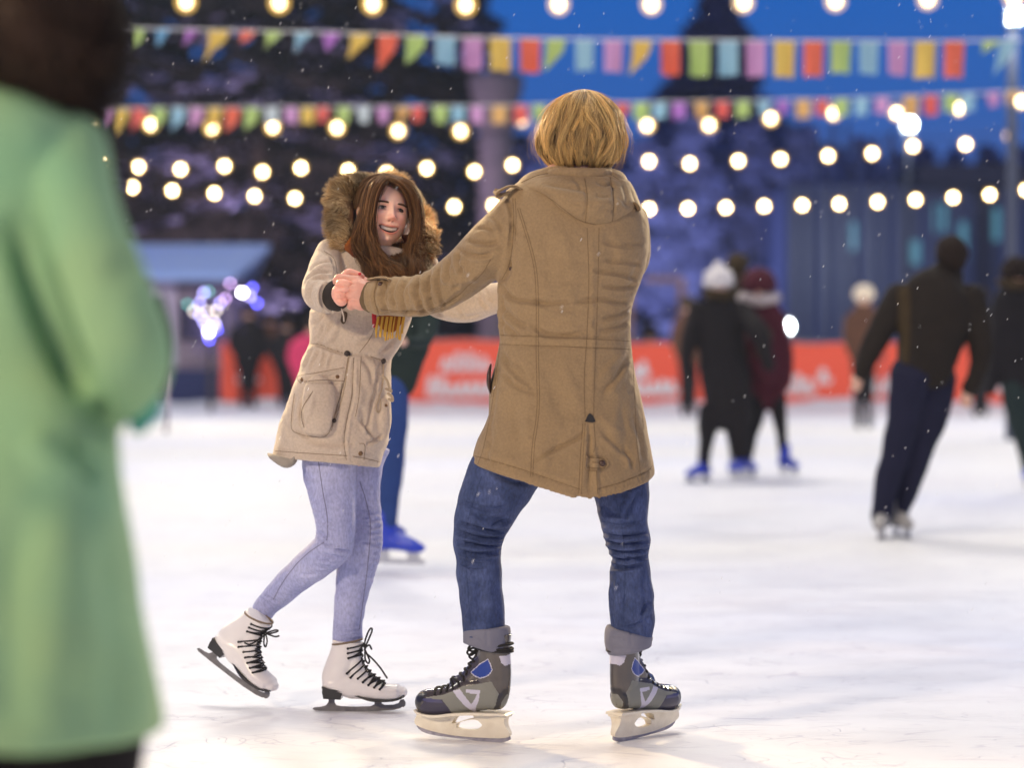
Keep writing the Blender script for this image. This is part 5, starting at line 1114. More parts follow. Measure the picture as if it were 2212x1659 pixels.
PAN = [(poly6([(262, 800), (330, 785), (400, 772), (470, 740), (540, 700), (600, 690), (745, 655), (792, 745), (770, 830), (722, 890), (460, 912), (440, 860), (400, 805)]), 1),
       (poly6([(285, 800), (400, 806), (440, 860), (465, 930), (225, 930), (228, 880)]), 3), (poly6([(240, 812), (300, 800), (385, 806), (408, 828), (300, 830)]), 4), (poly6([(160, 740), (292, 762), (250, 820), (215, 940), (150, 940)]), 2),
       (poly6([(870, 700), (820, 712), (790, 750), (770, 830), (722, 892), (775, 892), (805, 800), (830, 750), (870, 745)]), 2), (poly6([(778, 892), (808, 800), (832, 752), (870, 745), (870, 892)]), 1),
       (poly6([(470, 738), (522, 722), (600, 830), (622, 800), (645, 752), (585, 748), (562, 742), (566, 724), (668, 720), (655, 800), (612, 888), (590, 888)]), 6),
       (poly6([(588, 598), (655, 530), (722, 490), (742, 530), (752, 570), (735, 605), (700, 628), (655, 640), (620, 628)]), 6), (poly6([(595, 598), (658, 536), (719, 497), (737, 534), (746, 570), (730, 600), (698, 622), (655, 634), (624, 622)]), 5),
       (poly6([(796, 470), (850, 462), (850, 530), (830, 542), (808, 520)]), 6)]
midx = np.zeros(len(bootf), int)
for pl, k in PAN:
    m = inpoly(fc[:, 0], fc[:, 2], pl) & (np.abs(fc[:, 1]) > .0); midx[m] = k
hold_out = smooth2(poly6([(172, 905), (200, 925), (320, 938), (460, 915), (600, 905), (760, 900), (840, 900), (842, 918), (820, 930), (822, 980), (850, 1035), (852, 1050), (820, 1072), (700, 1082), (480, 1082), (300, 1060), (200, 1030), (166, 1000), (178, 960), (190, 935)]), 80)
hold_h = [smooth2(poly6([(440, 985), (470, 940), (560, 915), (606, 922), (600, 935), (520, 962), (450, 990)]), 24), smooth2(poly6([(468, 1020), (480, 985), (560, 955), (620, 950), (655, 980), (650, 1000), (600, 1025), (520, 1030)]), 30)]
blade_out = smooth2(poly6([(168, 1005), (200, 1032), (300, 1060), (480, 1082), (700, 1082), (845, 1062), (850, 1075), (842, 1090), (790, 1108), (700, 1112), (480, 1100), (300, 1088), (210, 1065), (175, 1030)]), 60)
trim_out = smooth2(poly6([(170, 900), (230, 920), (330, 926), (460, 905), (600, 893), (760, 888), (842, 890), (842, 905), (760, 905), (600, 912), (460, 924), (330, 944), (220, 934), (172, 912)]), 50)
def xf(v, M): v = np.asarray(v); return v @ np.array(M)[:3, :3].T + np.array(M)[:3, 3]
def hockey(M, parent, mir=1, label=None):
    V = bootv * (1, mir, 1); sk = obj('hockey_skate', xf(V, M), bootf, [mShell, mPanel, mToe, mPurp, mat('violet sheen panel', (.06, .055, .13), .3, coat=.4), mBluP, mLil], parent, midx=midx, recalc=True)
    v, f = extrude2(hold_out, hold_h, -.014, .014); v = v * (1, 1, 1); k = np.clip((v[:, 2] - .02) / .06, 0, 1); v[:, 1] *= .45 + 1.1 * k; o1 = obj('blade_holder', xf(v, M), f, mHold, sk, smooth=False, recalc=True)
    v, f = extrude2(trim_out, [], -.039, .039); w_ = np.interp(v[:, 0], [0, .05, .12, .2, .26, .29], [.75, .95, .95, 1.1, .95, .6]); v[:, 1] *= w_; obj('sole_plate', xf(v, M), f, mHold, sk, smooth=False, recalc=True)
    v, f = extrude2(blade_out, [], -.003, .003); obj('blade', xf(v, M), f, mSteel2, sk, smooth=False, recalc=True)
    # laces across the instep, wrap round the ankle, knot
    mb = MB(); tr = bvh(V, bootf)
    for i, (zx, zy) in enumerate(((330, 745), (372, 730), (415, 715), (458, 700), (502, 675), (530, 635), (545, 590), (558, 545), (566, 505))):
        x, z = z6(zx, zy); pts = []
        for a in np.linspace(-1, 1, 9):
            c0_ = Vector((x + .05, a * .020, z + .05)); d = Vector((-.7, 0, -.7)) if i < 4 else Vector((-.95, 0, -.3)); c0_ = Vector((x, a * .022, z)) - d * .08; h = tr.ray_cast(c0_, d.normalized())
            if h[0] is not None: pts.append(np.array(h[0]) + np.array(h[1]) * .0025)
        if len(pts) > 3: mb.tube(np.array(pts), .0030, seg=6, n=18)
        for s_ in (-1, 1):
            h = tr.ray_cast(Vector((x - .004, s_ * .09, z - .010)), Vector((0, -s_, 0)))
            if h[0] is not None: q = np.array(h[0]); mb.ell(q, (.0045, .003, .0045), nu=8, nv=6)
            if h[0] is not None and pts: mb.tube([q + (0, s_ * .002, 0), (pts[-1] if s_ > 0 else pts[0])], .0030, seg=6)
    for dz, t_ in ((.270, .003), (.276, -.006), (.264, .004)):
        mb.tube([(.046 + .051 * math.cos(a), .0445 * math.sin(a), dz + t_ * math.cos(a)) for a in np.linspace(0, 2 * math.pi, 25)], .0038, seg=6, n=60)
    for (a, b, c) in ((.118, .012, .262), (.128, -.004, .250), (.120, .0, .240)):
        mb.tube([(.098, 0, .266), (a - .005, b, c + .012), (a + .006, b, c), (a - .008, b * .5, c - .006), (.098, 0, .262)], .0034, seg=6, n=24)
    v, f = mb.V(), mb.f; obj('laces', xf(v * (1, mir, 1), M), f, mLace, sk)
    return sk
def skmat(heel, yaw, pitch=0, roll=0, s=1.0):
    a = math.radians(yaw)
    return Matrix.Translation(Vector(heel)) @ Matrix.Rotation(a, 4, 'Z') @ Matrix.Rotation(math.radians(pitch), 4, 'Y') @ Matrix.Rotation(math.radians(roll), 4, 'X') @ Matrix.Scale(s, 4)
yb1 = GY(1606)
pL = W(1102, 1606, yb1); hockey(skmat((pL[0], yb1, 0), 180 - 22), man, 1)
pR = W(1314, 1606, yb1); hockey(skmat((pR[0] + .014, yb1, 0), 49), man, -1)
# ================================================================ the woman in the beige parka
YW = 7.45
KW = YW / FPX
mParka = cloth2('beige cotton', (.56, .455, .36), (.49, .395, .31)); mParkaIn = mat('parka lining', (.30, .26, .22), .9, bump=(60, .5)); mStW = mat('parka stitching', (.20, .145, .10), .9)
mCuffK = mat('dark knitted cuff', (.022, .015, .012), .95, bump=(180, 1)); mJW = mat('pale blue denim', (.27, .29, .52), .85, bump=[(30, .3), (420, .35)], mix=((.42, .43, .64), 7, 2.6), grain=(150, .16, (1, 1, .5)))
mSkinW = mat('warm skin', (.97, .60, .46), .42, bump=(120, .06), sss=.25, attr='tint')
orgW = np.array((W(770, 1535, YW)[0], YW, 0.0))
mb = MB()
# --- head (fine mesh)
yaw, pit, rol = math.radians(23), math.radians(14), math.radians(-9)
Rz = Matrix.Rotation(yaw, 3, 'Z'); Rx = Matrix.Rotation(-pit, 3, 'X'); Ry = Matrix.Rotation(-rol, 3, 'Y')
HR = np.array(Ry @ Rz @ Rx)                                        # local: x right of frame, -y forward, z up
FC0 = W(849, 449, YW - .095); HC = FC0 - HR @ np.array((0, -.088, 0))
nu, nv = 200, 170; hv = []
th = np.linspace(0, 2 * math.pi, nu, endpoint=False); ph = np.linspace(.012, math.pi - .012, nv)
TH, PH = np.meshgrid(th, ph); x = np.sin(PH) * np.cos(TH); y = -np.sin(PH) * np.sin(TH); z = np.cos(PH)      # th=pi/2 -> forward (-y)
fwd = -y
X = x * .079; Z = np.where(z > 0, z * .112, z * .114); Yf = np.where(y < 0, y * .088, y * .096)
jaw = np.clip(-z, 0, 1)
X = X * (1 - .31 * jaw ** 2.3 * (fwd > -.2) - .18 * jaw ** 1.2 * (fwd <= -.2))
Yf = np.where(y < 0, Yf * (1 - .08 * np.exp(-((z + .35) / .3) ** 2)) - .010 * np.clip(1 - np.abs(x) * 1.4, 0, 1) * np.exp(-((z + .85) / .22) ** 2), Yf * (1 - .30 * jaw ** 1.2))
def ga(cx, cz, sx_, sz_): return np.exp(-((X - cx) / sx_) ** 2 - ((Z - cz) / sz_) ** 2)
D = np.zeros_like(X); F_ = np.clip(fwd * 3, 0, 1)
up = np.clip((.010 - Z) / .040, 0, 1)
nosew = .0062 + .0058 * up ** 1.5
ns_ = np.exp(-(X / nosew) ** 2) * (.002 + .0175 * up ** 1.25) * np.where(Z > -.033, 1, np.exp(-((Z + .033) / .0045) ** 2)) * np.where(Z < .016, 1, np.exp(-((Z - .016) / .010) ** 2))
D += ns_ + .007 * ga(-.0105, -.031, .0055, .0055) + .007 * ga(.0105, -.031, .0055, .0055) + .004 * ga(0, -.030, .008, .006)
D -= .006 * ga(-.0055, -.0385, .003, .0025) + .006 * ga(.0055, -.0385, .003, .0025)
for s_ in (-1, 1):
    D -= .0085 * ga(s_ * .029, .001, .0155, .0095); D += .0040 * ga(s_ * .030, .019, .019, .006); D += .0085 * ga(s_ * .043, -.026, .019, .016); D += .003 * ga(s_ * .029, -.011, .014, .004)
    lin = np.abs((X * s_ - .016) - (-(Z + .046)) * .75); D -= .0034 * np.exp(-(lin / .0035) ** 2) * np.clip((-.046 - Z) / .006, 0, 1) * np.clip((Z + .078) / .006, 0, 1)
D += .005 * ga(0, -.096, .014, .009) - .003 * ga(0, -.085, .018, .005) + .0025 * ga(0, .045, .03, .02)
mc = -.0645 + 12 * X ** 2; hh = .0098 * np.clip(1 - (X / .034) ** 2, 0, 1) ** .6; dz_ = Z - mc
op = np.clip(1 - np.abs(dz_) / np.maximum(hh, 1e-5), 0, 1) * (np.abs(X) < .034) * F_
lipU = np.exp(-((dz_ - hh - .0014) / .0020) ** 2) * np.clip(1 - (X / .0355) ** 2, 0, 1) ** .5; lipL = np.exp(-((dz_ + hh + .0024) / .0026) ** 2) * np.clip(1 - (X / .0325) ** 2, 0, 1) ** .5
D += .0024 * lipU + .0036 * lipL - .013 * np.clip(op * 2.2, 0, 1)
D += .004 * ga(0, -.070, .03, .022)
Yf = Yf - D * F_
V = np.stack([X, Yf, Z], -1).reshape(-1, 3)
tint = np.ones((nv, nu, 4)); 
def blend(col, m):
    for k in range(3): tint[..., k] = tint[..., k] * (1 - m) + col[k] * m
m_ = np.clip((lipU * 1.2 + lipL * 1.2), 0, 1) * F_; blend((.80, .42, .42), m_)
blend((.05, .02, .02), np.clip(op * 3, 0, 1)); blend((1.0, .72, .70), .7 * F_ * (ga(-.04, -.032, .018, .014) + ga(.04, -.032, .018, .014))); blend((1, .58, .55), .6 * F_ * ga(0, -.030, .013, .008))
blend((.25, .10, .08), .75 * F_ * np.clip(ga(-.0058, -.0390, .0034, .0026) + ga(.0058, -.0390, .0034, .0026), 0, 1))
for s_ in (-1, 1): blend((.62, .44, .40), .55 * F_ * ga(s_ * .029, .004, .017, .008))
Vh = V @ HR.T + HC
fh_ = [(i * nu + j, i * nu + (j + 1) % nu, (i + 1) * nu + (j + 1) % nu, (i + 1) * nu + j) for i in range(nv - 1) for j in range(nu)]
tintv = tint.reshape(-1, 4)
# --- continuous inner body
def YWo(a): return a
ARMW = [(724, 545, 7.44, 38), (714, 567, 7.40, 38), (702, 598, 7.34, 39), (692, 626, 7.29, 40), (702, 640, 7.25, 38), (718, 640, 7.21, 35.5)]
ARMWL = [(896, 560, 7.46, 44), (918, 610, 7.48, 44), (955, 645, 7.46, 42), (1005, 657, 7.42, 40), (1050, 648, 7.36, 37), (1100, 636, 7.30, 33), (1130, 628, 7.27, 30)]
LW1 = [(718, 960, YW - .03, 62), (712, 1010, YW - .04, 60), (718, 1060, YW - .05, 53), (724, 1110, YW - .07, 46), (725, 1150, YW - .08, 42), (716, 1184, YW - .08, 41), (680, 1216, YW - .03, 38), (641, 1248, YW + .03, 35), (605, 1281, YW + .08, 31), (578, 1308, YW + .10, 27), (566, 1324, YW + .11, 26)]
LW2 = [(788, 960, YW + .04, 56), (778, 1010, YW + .04, 50), (781, 1080, YW + .03, 43), (787, 1140, YW + .01, 41), (783, 1180, YW, 42), (771, 1225, YW, 42), (762, 1270, YW + .01, 38), (754, 1320, YW + .01, 34.5), (751, 1362, YW + .01, 33), (752, 1385, YW + .01, 34)]
P, R = VT([(826, 500, YW + .03, 27), (820, 550, YW + .03, 30), (812, 600, YW + .02, 52)]); mb.tube(P, R, seg=18)
P, R = VT([(808, 590, YW, 75), (785, 690, YW, 80), (755, 800, YW, 80), (745, 950, YW, 88)]); mb.tube(P, R, R2=R * .7, seg=20)
for A_ in (ARMW[:-1], ARMWL): P, R = VT(A_); mb.tube(P, R * (.72 if len(A_) > 5 else .6), seg=14)
for L in (LW1[:-1], LW2[:-1]): P, R = VT(L); mb.tube(P, R * .68, seg=16)
vb, fb = remesh(mb, .009, 3)
# her hands: the near one held by him, the far one reaching behind him
Yh = 7.15
wh = [
 [(730, 641, Yh + .04, 10), (731, 638, Yh + .01, 15), (733, 631, Yh - .004, 17), (736, 622, Yh + .0, 15)],
 [(733, 642, Yh - .002, 15), (738, 649, Yh - .002, 13), (743, 644, Yh, 10)],
 [(733, 622, Yh - .004, 11), (735, 612, Yh - .010, 9.6), (742, 611, Yh - .018, 9), (753, 613, Yh - .016, 8), (760, 616, Yh - .004, 7)],
 [(734, 632, Yh - .006, 11), (740, 625, Yh - .018, 9.4), (750, 624, Yh - .020, 8.6), (759, 626, Yh - .008, 7.4)],
 [(742, 598, Yh + .01, 9), (752, 588, Yh + .015, 8.4), (764, 590, Yh + .02, 8), (777, 594, Yh + .022, 6.6), (784, 597, Yh + .024, 5)],
 [(742, 604, Yh + .02, 9), (758, 596, Yh + .03, 8.4), (772, 598, Yh + .035, 7.6), (785, 602, Yh + .04, 6)],
]
vh, fh = hand_mesh(wh, [])
vh = folds(vh, fh, [([(720, 634), (732, 631), (744, 633)], 2.2, 4.2, 'v'), ([(718, 620), (730, 616), (742, 620)], 2.2, 4.0, 'v'), ([(722, 648), (734, 645), (746, 646)], 2.2, 3.8, 'v'), ([(736, 640), (742, 634), (744, 626)], 2, 1.2, 'v'), ([(736, 618), (744, 618)], 1.8, .8, 'v')])
wl = [[(1120, 632, 7.28, 24), (1140, 624, 7.26, 22)], [(1140, 616, 7.25, 9), (1160, 612, 7.22, 8), (1176, 616, 7.20, 7)], [(1140, 624, 7.25, 9), (1164, 622, 7.22, 8), (1180, 624, 7.20, 7)], [(1140, 632, 7.25, 9), (1162, 632, 7.22, 8), (1176, 634, 7.20, 7)], [(1138, 640, 7.25, 8), (1156, 642, 7.22, 7)], [(1132, 612, 7.25, 9), (1146, 602, 7.22, 8)]]
vl, fl_ = hand_mesh(wl, [])
nh = len(Vh); fall = [tuple(q) for q in fh_]; allv = [Vh]; off = nh; tl = [tintv]
for vv, ff in ((vb, fb), (vh, fh), (vl, fl_)):
    fall += [tuple(int(i) + off for i in q) for q in ff]; off += len(vv); allv.append(vv); t4 = np.ones((len(vv), 4)); t4[:, 0] = .86; t4[:, 1] = .70; t4[:, 2] = .68; tl.append(t4)
woman = obj('person', np.concatenate(allv), fall, mSkinW, origin=orgW, attr={'tint': np.concatenate(tl)}); tag(woman, 'smiling woman with long brown hair in a beige parka and fur trimmed hood', 'person')
def L2W(p): return HR @ np.asarray(p, float) + HC
def surfY(x_, z_):      # forward surface of the face at local x,z
    i = np.argmin((X.ravel() - x_) ** 2 + (Z.ravel() - z_) ** 2 + 10 * (fwd.ravel() < 0)); return Yf.ravel()[i]
mEyeW = mat('eye white', (.34, .29, .27), .4); mIris = mat('dark iris', (.016, .008, .005), .3, coat=.3); mBrow = mat('brown brows', (.085, .042, .026), .8); mTeeth = mat('teeth', (.66, .58, .50), .35, coat=.2); mNail = mat('red nail polish', (.55, .02, .03), .2, coat=.6)
for s_ in (-1, 1):
    ex_, ez_ = s_ * .0295, .0; sy = surfY(ex_, ez_)
    v, f = ell(L2W((ex_, sy + .0035, ez_)), (.0132, .0066, .0062), R=HR, nu=24, nv=14); eye = obj('eye', v, f, mEyeW, woman)
    v, f = ell(L2W((ex_ + .0025, sy - .0006, ez_ + .0004)), (.0084, .0034, .0062), R=HR, nu=18, nv=10); obj('iris', v, f, mIris, eye)
    P = [L2W((ex_ + a, surfY(ex_ + a, ez_) - .0012 + .004 * (a / .012) ** 2 * .6, ez_ + .0062 - .0046 * (a / .0125) ** 2)) for a in np.linspace(-.0125, .0125, 9)]
    v, f = tube(P, [.0010, .0017, .0021, .0022, .0022, .0022, .0021, .0019, .0010], seg=8); obj('eyelashes', v, f, mIris, eye)
    P = [L2W((ex_ + a, surfY(ex_ + a, ez_ - .004) - .0002, ez_ - .0046 + .0030 * (a / .0125) ** 2)) for a in np.linspace(-.011, .011, 7)]
    v, f = tube(P, .0006, seg=6); obj('lower_lid', v, f, mBrow, eye)
    S = []
    for k in range(420):
        q = rng.uniform(-1, 1); bx_ = s_ * .031 + q * .0165; bz_ = .0155 + .0010 * (1 - q * q) + 0 + rng.uniform(-1, 1) * .0022 * (1 - .5 * max(0, q * s_)); by_ = surfY(bx_, bz_) - .0006
        d = np.array((s_ * .0045, -.0004, .0012 - .0006 * max(0, q * s_))); S.append([L2W((bx_, by_, bz_)), L2W(np.array((bx_, by_, bz_)) + d * .5), L2W(np.array((bx_, by_ + .0005, bz_)) + d)])
    v, f = strands(np.array(S), .0007, .0004); obj('eyebrow', v, f, mBrow, woman)
mb = MB(); pts = []
for a in np.linspace(-.0245, .0245, 15): pts.append(L2W((a, surfY(0, -.050) + .0085 + 6.5 * a * a, -.0622 + 11.5 * a * a)))
mb.tube(np.array(pts), [.0028] + [.0050] * 13 + [.0028], R2=[.0022] * 15, seg=10, n=40, ref=tuple(HR @ np.array((0, -1, 0)))); mb.obj('teeth', mTeeth, woman)
v, f = ell(W(777, 591.5, Yh + .010), (.0048, .0028, .0042)); obj('fingernail', v, f, mNail, woman)

# --- parka
ROWW = [(530, 765, 850), (538, 738, 885), (548, 716, 905), (560, 704, 912), (600, 694, 908), (640, 684, 902), (670, 670, 893), (693, 667, 888), (720, 668, 878), (742, 667, 868), (757, 660, 860), (776, 650, 848), (802, 645, 845), (837, 630, 845), (870, 620, 843), (908, 607, 843), (945, 597, 838), (965, 592, 828), (985, 588, 822)]
depW = np.interp([r[0] for r in ROWW], [505, 540, 640, 742, 837, 985], [.07, .10, .115, .10, .125, .155])
def hemW(cx, sy):
    vx = 705 + 117 * cx; return np.interp(vx, [588, 612, 640, 683, 749, 784, 822], [2, 18, 4, 9, 12, 20, 25]) if sy < 0 else np.interp(vx, [588, 822], [6, 22])
mb = MB(); v, f = rings(ROWW, YW, depW, seg=96, ex=2.2, hem=hemW); mb.add(v, f)
for A_ in (ARMW, ARMWL): P, R = VT(A_); mb.tube(P, R, seg=28, n=50, round_=False)
# bulging bellows pockets
P, R = VT([(690, 838, YW - .135, 34), (688, 880, YW - .145, 38), (684, 920, YW - .15, 36)]); mb.tube(P, R, R2=R * .5, seg=20)
P, R = VT([(828, 870, YW - .05, 18), (826, 910, YW - .055, 20), (822, 940, YW - .055, 17)]); mb.tube(P, R, R2=R * 1.3, seg=20)
v, f = remesh(mb, .0048, 5)
WF = [([(654, 622), (664, 600), (690, 588), (716, 590)], 5, 6, 'c'), ([(662, 590), (684, 572), (706, 566), (722, 572)], 5, 6, 'c'), ([(668, 606), (690, 600), (715, 606)], 5, 5, 'c'), ([(655, 640), (662, 660), (680, 672)], 5, 4, 'c'), ([(690, 540), (716, 560), (726, 600)], 4, 5, 'c'), ([(700, 610), (694, 640), (700, 668)], 5, 4, 'c'), ([(674, 615), (668, 640), (678, 662)], 5, 3.5, 'c'),
      ([(735, 520), (740, 560), (738, 600)], 6, 4, 'v'), ([(670, 700), (690, 690), (705, 670)], 6, 5, 'c'), ([(690, 745), (705, 715), (725, 690)], 6, 5, 'c'), ([(700, 750), (720, 725), (735, 690)], 6, 4, 'r'), ([(672, 740), (690, 725), (700, 700)], 5, 4, 'c'),
      ([(664, 742), (690, 744), (715, 754), (742, 762)], 3.2, 5, 'v'), ([(742, 762), (790, 768), (832, 780)], 3.2, 4, 'v'), ([(664, 750), (690, 752), (715, 762), (740, 770)], 5, 3, 'r'),
      ([(690, 755), (680, 775), (668, 800)], 4, 4, 'c'), ([(705, 756), (698, 780), (690, 795)], 4, 3.5, 'c'), ([(675, 750), (665, 775), (655, 795)], 4, 4, 'c'), ([(720, 762), (712, 785), (712, 800)], 4, 3, 'c'), ([(835, 700), (800, 730), (770, 745)], 8, 4, 'c'), ([(870, 700), (845, 740), (820, 765)], 7, 4, 'c'), ([(780, 770), (800, 800), (810, 850)], 8, 3, 'c'), ([(820, 780), (812, 840), (800, 880)], 5, 4, 'c'),
      ([(764, 770), (762, 850), (752, 900), (744, 950), (749, 995)], 2.4, 4, 'v'), ([(770, 770), (768, 850), (758, 900), (750, 950), (755, 995)], 3, 3, 'r'), ([(752, 772), (742, 830), (728, 880), (716, 930)], 3, 4, 'v'),
      ([(644, 815), (690, 812), (744, 800)], 3.4, 5, 'r'), ([(646, 825), (690, 824), (736, 826)], 3, 6, 'v'), ([(650, 818), (690, 806), (742, 797)], 2, 2, 'v'), ([(676, 845), (656, 870), (650, 895), (657, 924)], 3.4, 7, 'v'), ([(678, 850), (670, 890), (660, 915)], 4, 4, 'r'), ([(635, 928), (660, 942), (700, 944), (718, 930)], 3.4, 6, 'v'), ([(740, 830), (730, 880), (714, 936)], 3, 4, 'v'), ([(640, 850), (632, 890), (632, 920)], 3.4, 3.5, 'v'),
      ([(660, 950), (720, 958), (770, 955)], 9, 4, 'c'), ([(610, 900), (630, 940), (650, 950)], 8, 3, 'c'), ([(780, 905), (800, 935), (812, 950)], 5, 6, 'c'), ([(770, 870), (785, 900), (775, 930)], 8, 5, 'v'), ([(806, 850), (800, 900), (792, 945)], 4, 6, 'v'), ([(790, 960), (810, 950), (830, 938)], 5, 5, 'c'), ([(778, 830), (776, 870), (770, 910)], 8, 4, 'r'),
      ([(594, 972), (640, 976), (700, 980), (750, 983)], 2.2, 2.4, 'v'), ([(760, 984), (790, 990), (820, 996)], 2.2, 2.4, 'v'), ([(905, 630), (930, 665), (960, 685)], 5, 4, 'c'), ([(985, 625), (990, 660), (1005, 690)], 5, 3.5, 'c'), ([(1030, 625), (1040, 650), (1056, 672)], 5, 4, 'c'), ([(1045, 618), (1055, 640), (1070, 655)], 4, 3, 'c'), ([(965, 670), (1000, 684), (1040, 680)], 5, 2.5, 'c')]
for i in range(40):
    vx = 594 + i * 5.8; y0 = np.interp(vx, [588, 750, 822], [972, 983, 997]); WF.append(([(vx, y0 + 2), (vx + 3 - 6 * rng.random(), y0 + 13)], 1.8, 1.6 * rng.random() + .3, 'v'))
for i in range(22):
    vx = 668 + i * 7.6; y0 = np.interp(vx, [664, 742, 832], [744, 765, 780]); WF.append(([(vx, y0), (vx - 4 + 8 * rng.random(), y0 + rng.choice([-14, 14]))], 2.0, 2.6 * rng.random() + .8, 'v'))
WF = [(a, b, c * 1.6, d) for a, b, c, d in WF]; v = folds(v, f, WF); n = normals(v, f); v = v + n * (noise3(v, 8, 1) * .0022 + noise3(v, 19, 2) * .0014 + noise3(v, 44, 3) * .0006)[:, None]
park = obj('parka', v, f, mParka, woman); tW = bvh(v, f)
seams(tW, [[(764, 772), (760, 850), (750, 900), (743, 950), (748, 994)], [(780, 770), (776, 850), (768, 900)], [(644, 812), (690, 804), (744, 794)], [(647, 826), (690, 821), (742, 823)], [(644, 812), (642, 819), (650, 828)], [(636, 850), (630, 900), (634, 932), (680, 944), (708, 938), (728, 880), (740, 828)], [(676, 845), (654, 880), (652, 905), (657, 924)],
           [(752, 772), (742, 830), (728, 880), (716, 930)], [(594, 974), (640, 978), (700, 982), (750, 985)], [(762, 986), (790, 991), (819, 998)], [(664, 742), (690, 744), (715, 754), (740, 762)], [(800, 770), (836, 782)], [(700, 542), (722, 560), (730, 604)], [(816, 690), (800, 730), (776, 762)], [(776, 958), (788, 962), (786, 994)]], .0009, .0003).obj('parka_stitching', mStW, park)
mDk = mat('dark toggle', (.035, .022, .018), .5)
for (a, b, r_) in ((750, 764, .010), (828, 780, .009), (722, 909, .007)): mb = MB(); button(tW, a, b, r_, mb, th=.009); mb.obj('drawcord_toggle', mDk, park)
mStud = mat('bronze stud', (.18, .10, .05), .35, metal=.6)
for (a, b, r_) in ((652, 820, .0062), (729, 814, .0062), (779, 980, .0078), (834, 876, .005)):
    mb = MB(); button(tW, a, b, r_, mb, th=.004)
    if mb.n: mb.obj('press_stud', mStud, park)
seams(tW, [[(754, 768), (746, 830), (734, 880), (728, 890), (722, 900), (726, 904), (731, 892)], [(828, 786), (826, 830), (818, 860), (812, 880), (816, 892), (822, 884), (822, 862)]], .0015, .0015).obj('drawcord', mat('beige cord', (.42, .32, .22), .9), park)
for pl in ([(826, 812), (836, 822), (842, 840), (846, 846), (834, 840)], [(838, 850), (846, 856), (848, 866), (840, 862)]):
    P = VP([(a, b, YW - .11) for a, b in pl]); mb = MB(); mb.tube(P, .004, R2=[.009] * len(P), seg=10); mb.obj('torn_tab', mat('frayed beige fabric', (.40, .31, .22), .95, bump=(80, .9)), park)
# turned-up corner of the hem on the left
P = VP([(590, 984, YW - .02), (600, 992, YW - .09), (618, 1000, YW - .11), (632, 996, YW - .12), (636, 988, YW - .13)]); v, f = tube(P, [.004, .012, .016, .012, .004], R2=[.02, .03, .03, .025, .01], seg=14); obj('hem_lining', v, f, mParkaIn, park)
# cuff: wide sleeve end and dark knit
P = VP([(719, 638, 7.215), (732, 640, 7.185)]); v, f = tube(P, [.045, .0455], seg=40, n=6, ref=(0, 1, 0), R2=[.036, .034]); obj('knit_cuff', v, f, mCuffK, woman)
t0 = VP([(719, 639, 7.215)])[0]; ring = [t0 + np.array((-.012 * math.cos(a), .040 * math.cos(a), .0475 * math.sin(a))) for a in np.linspace(0, 2 * math.pi, 29)]
v, f = tube(ring, .0045, seg=8, n=80, ref=(1, 0, 0)); obj('sleeve_hem', v, f, mParka, park)
v, f = tube(VP([(738, 668, 7.12), (742, 682, 7.11), (743, 694, 7.12)]), .0022, seg=6); obj('cord_end', v, f, mParka, park)
Vp, Fp = patch(tW, [(740, 672), (750, 676), (748, 692), (742, 700), (736, 694), (738, 684)], .004, 1); obj('strap_end', Vp, Fp, mat('olive strap', (.10, .065, .04), .9), park)
# --- jeans
mb = MB()
for L in (LW1, LW2): v, f = leg(L); mb.add(v, f)
v, f = remesh(mb, .0042, 2)
GF_ = [([(684, 1150), (700, 1158), (712, 1168)], 3.4, 7, 'v'), ([(684, 1160), (698, 1170), (716, 1178), (735, 1176)], 4, 4, 'c'), ([(712, 1180), (735, 1190), (760, 1188)], 4, 3.5, 'c'), ([(700, 1196), (725, 1204), (745, 1202)], 4, 3.5, 'c'), ([(690, 1206), (710, 1216), (728, 1216)], 4, 3, 'c'), ([(680, 1120), (700, 1128), (720, 1126)], 4, 2.5, 'c'), ([(676, 1100), (694, 1106)], 4, 2.5, 'c'), ([(672, 1080), (690, 1086)], 4, 2, 'c'), ([(662, 1056), (684, 1060)], 5, 2, 'c'), ([(655, 1030), (680, 1034)], 5, 2, 'c'), ([(650, 1240), (665, 1250), (672, 1262)], 4, 2, 'c'), ([(560, 1290), (580, 1306), (590, 1318)], 3, 4, 'c'), ([(566, 1282), (590, 1296), (604, 1306)], 3, 4, 'c')]
for i in range(11): y0 = 1110 + i * 14; GF_.append(([(800, y0 + 3), (815, y0), (828, y0 + 3)], 3.4, 2.2, 'c'))
for i in range(4): y0 = 1350 + i * 9; GF_.append(([(722, y0), (752, y0 + 5), (784, y0 + 1)], 3, 3, 'c'))
for i in range(26):
    q = rng.random(); yk = 1130 + q * 110; xk = 715 + rng.uniform(-25, 25) - max(0, yk - 1190) * .9; GF_.append(([(xk - 14, yk + rng.uniform(-6, 6)), (xk, yk + 3), (xk + 14, yk + rng.uniform(-4, 6))], rng.uniform(2.2, 4), rng.uniform(1, 3), 'c'))
for i in range(20):
    yk = rng.uniform(1090, 1250); xk = rng.uniform(790, 815); GF_.append(([(xk - 12, yk + rng.uniform(-5, 5)), (xk + 12, yk + rng.uniform(-4, 4))], rng.uniform(2.2, 4), rng.uniform(1, 2.6), 'c'))
GF_ = [(a, b, c * 1.5, d) for a, b, c, d in GF_]
v = folds(v, f, GF_); n = normals(v, f); v = v + n * (noise3(v, 10, 1) * .0014 + noise3(v * np.array((1, 1, 2.4)), 30, 5) * .001)[:, None]
jw = obj('jeans', v, f, mJW, woman); tJW = bvh(v, f)
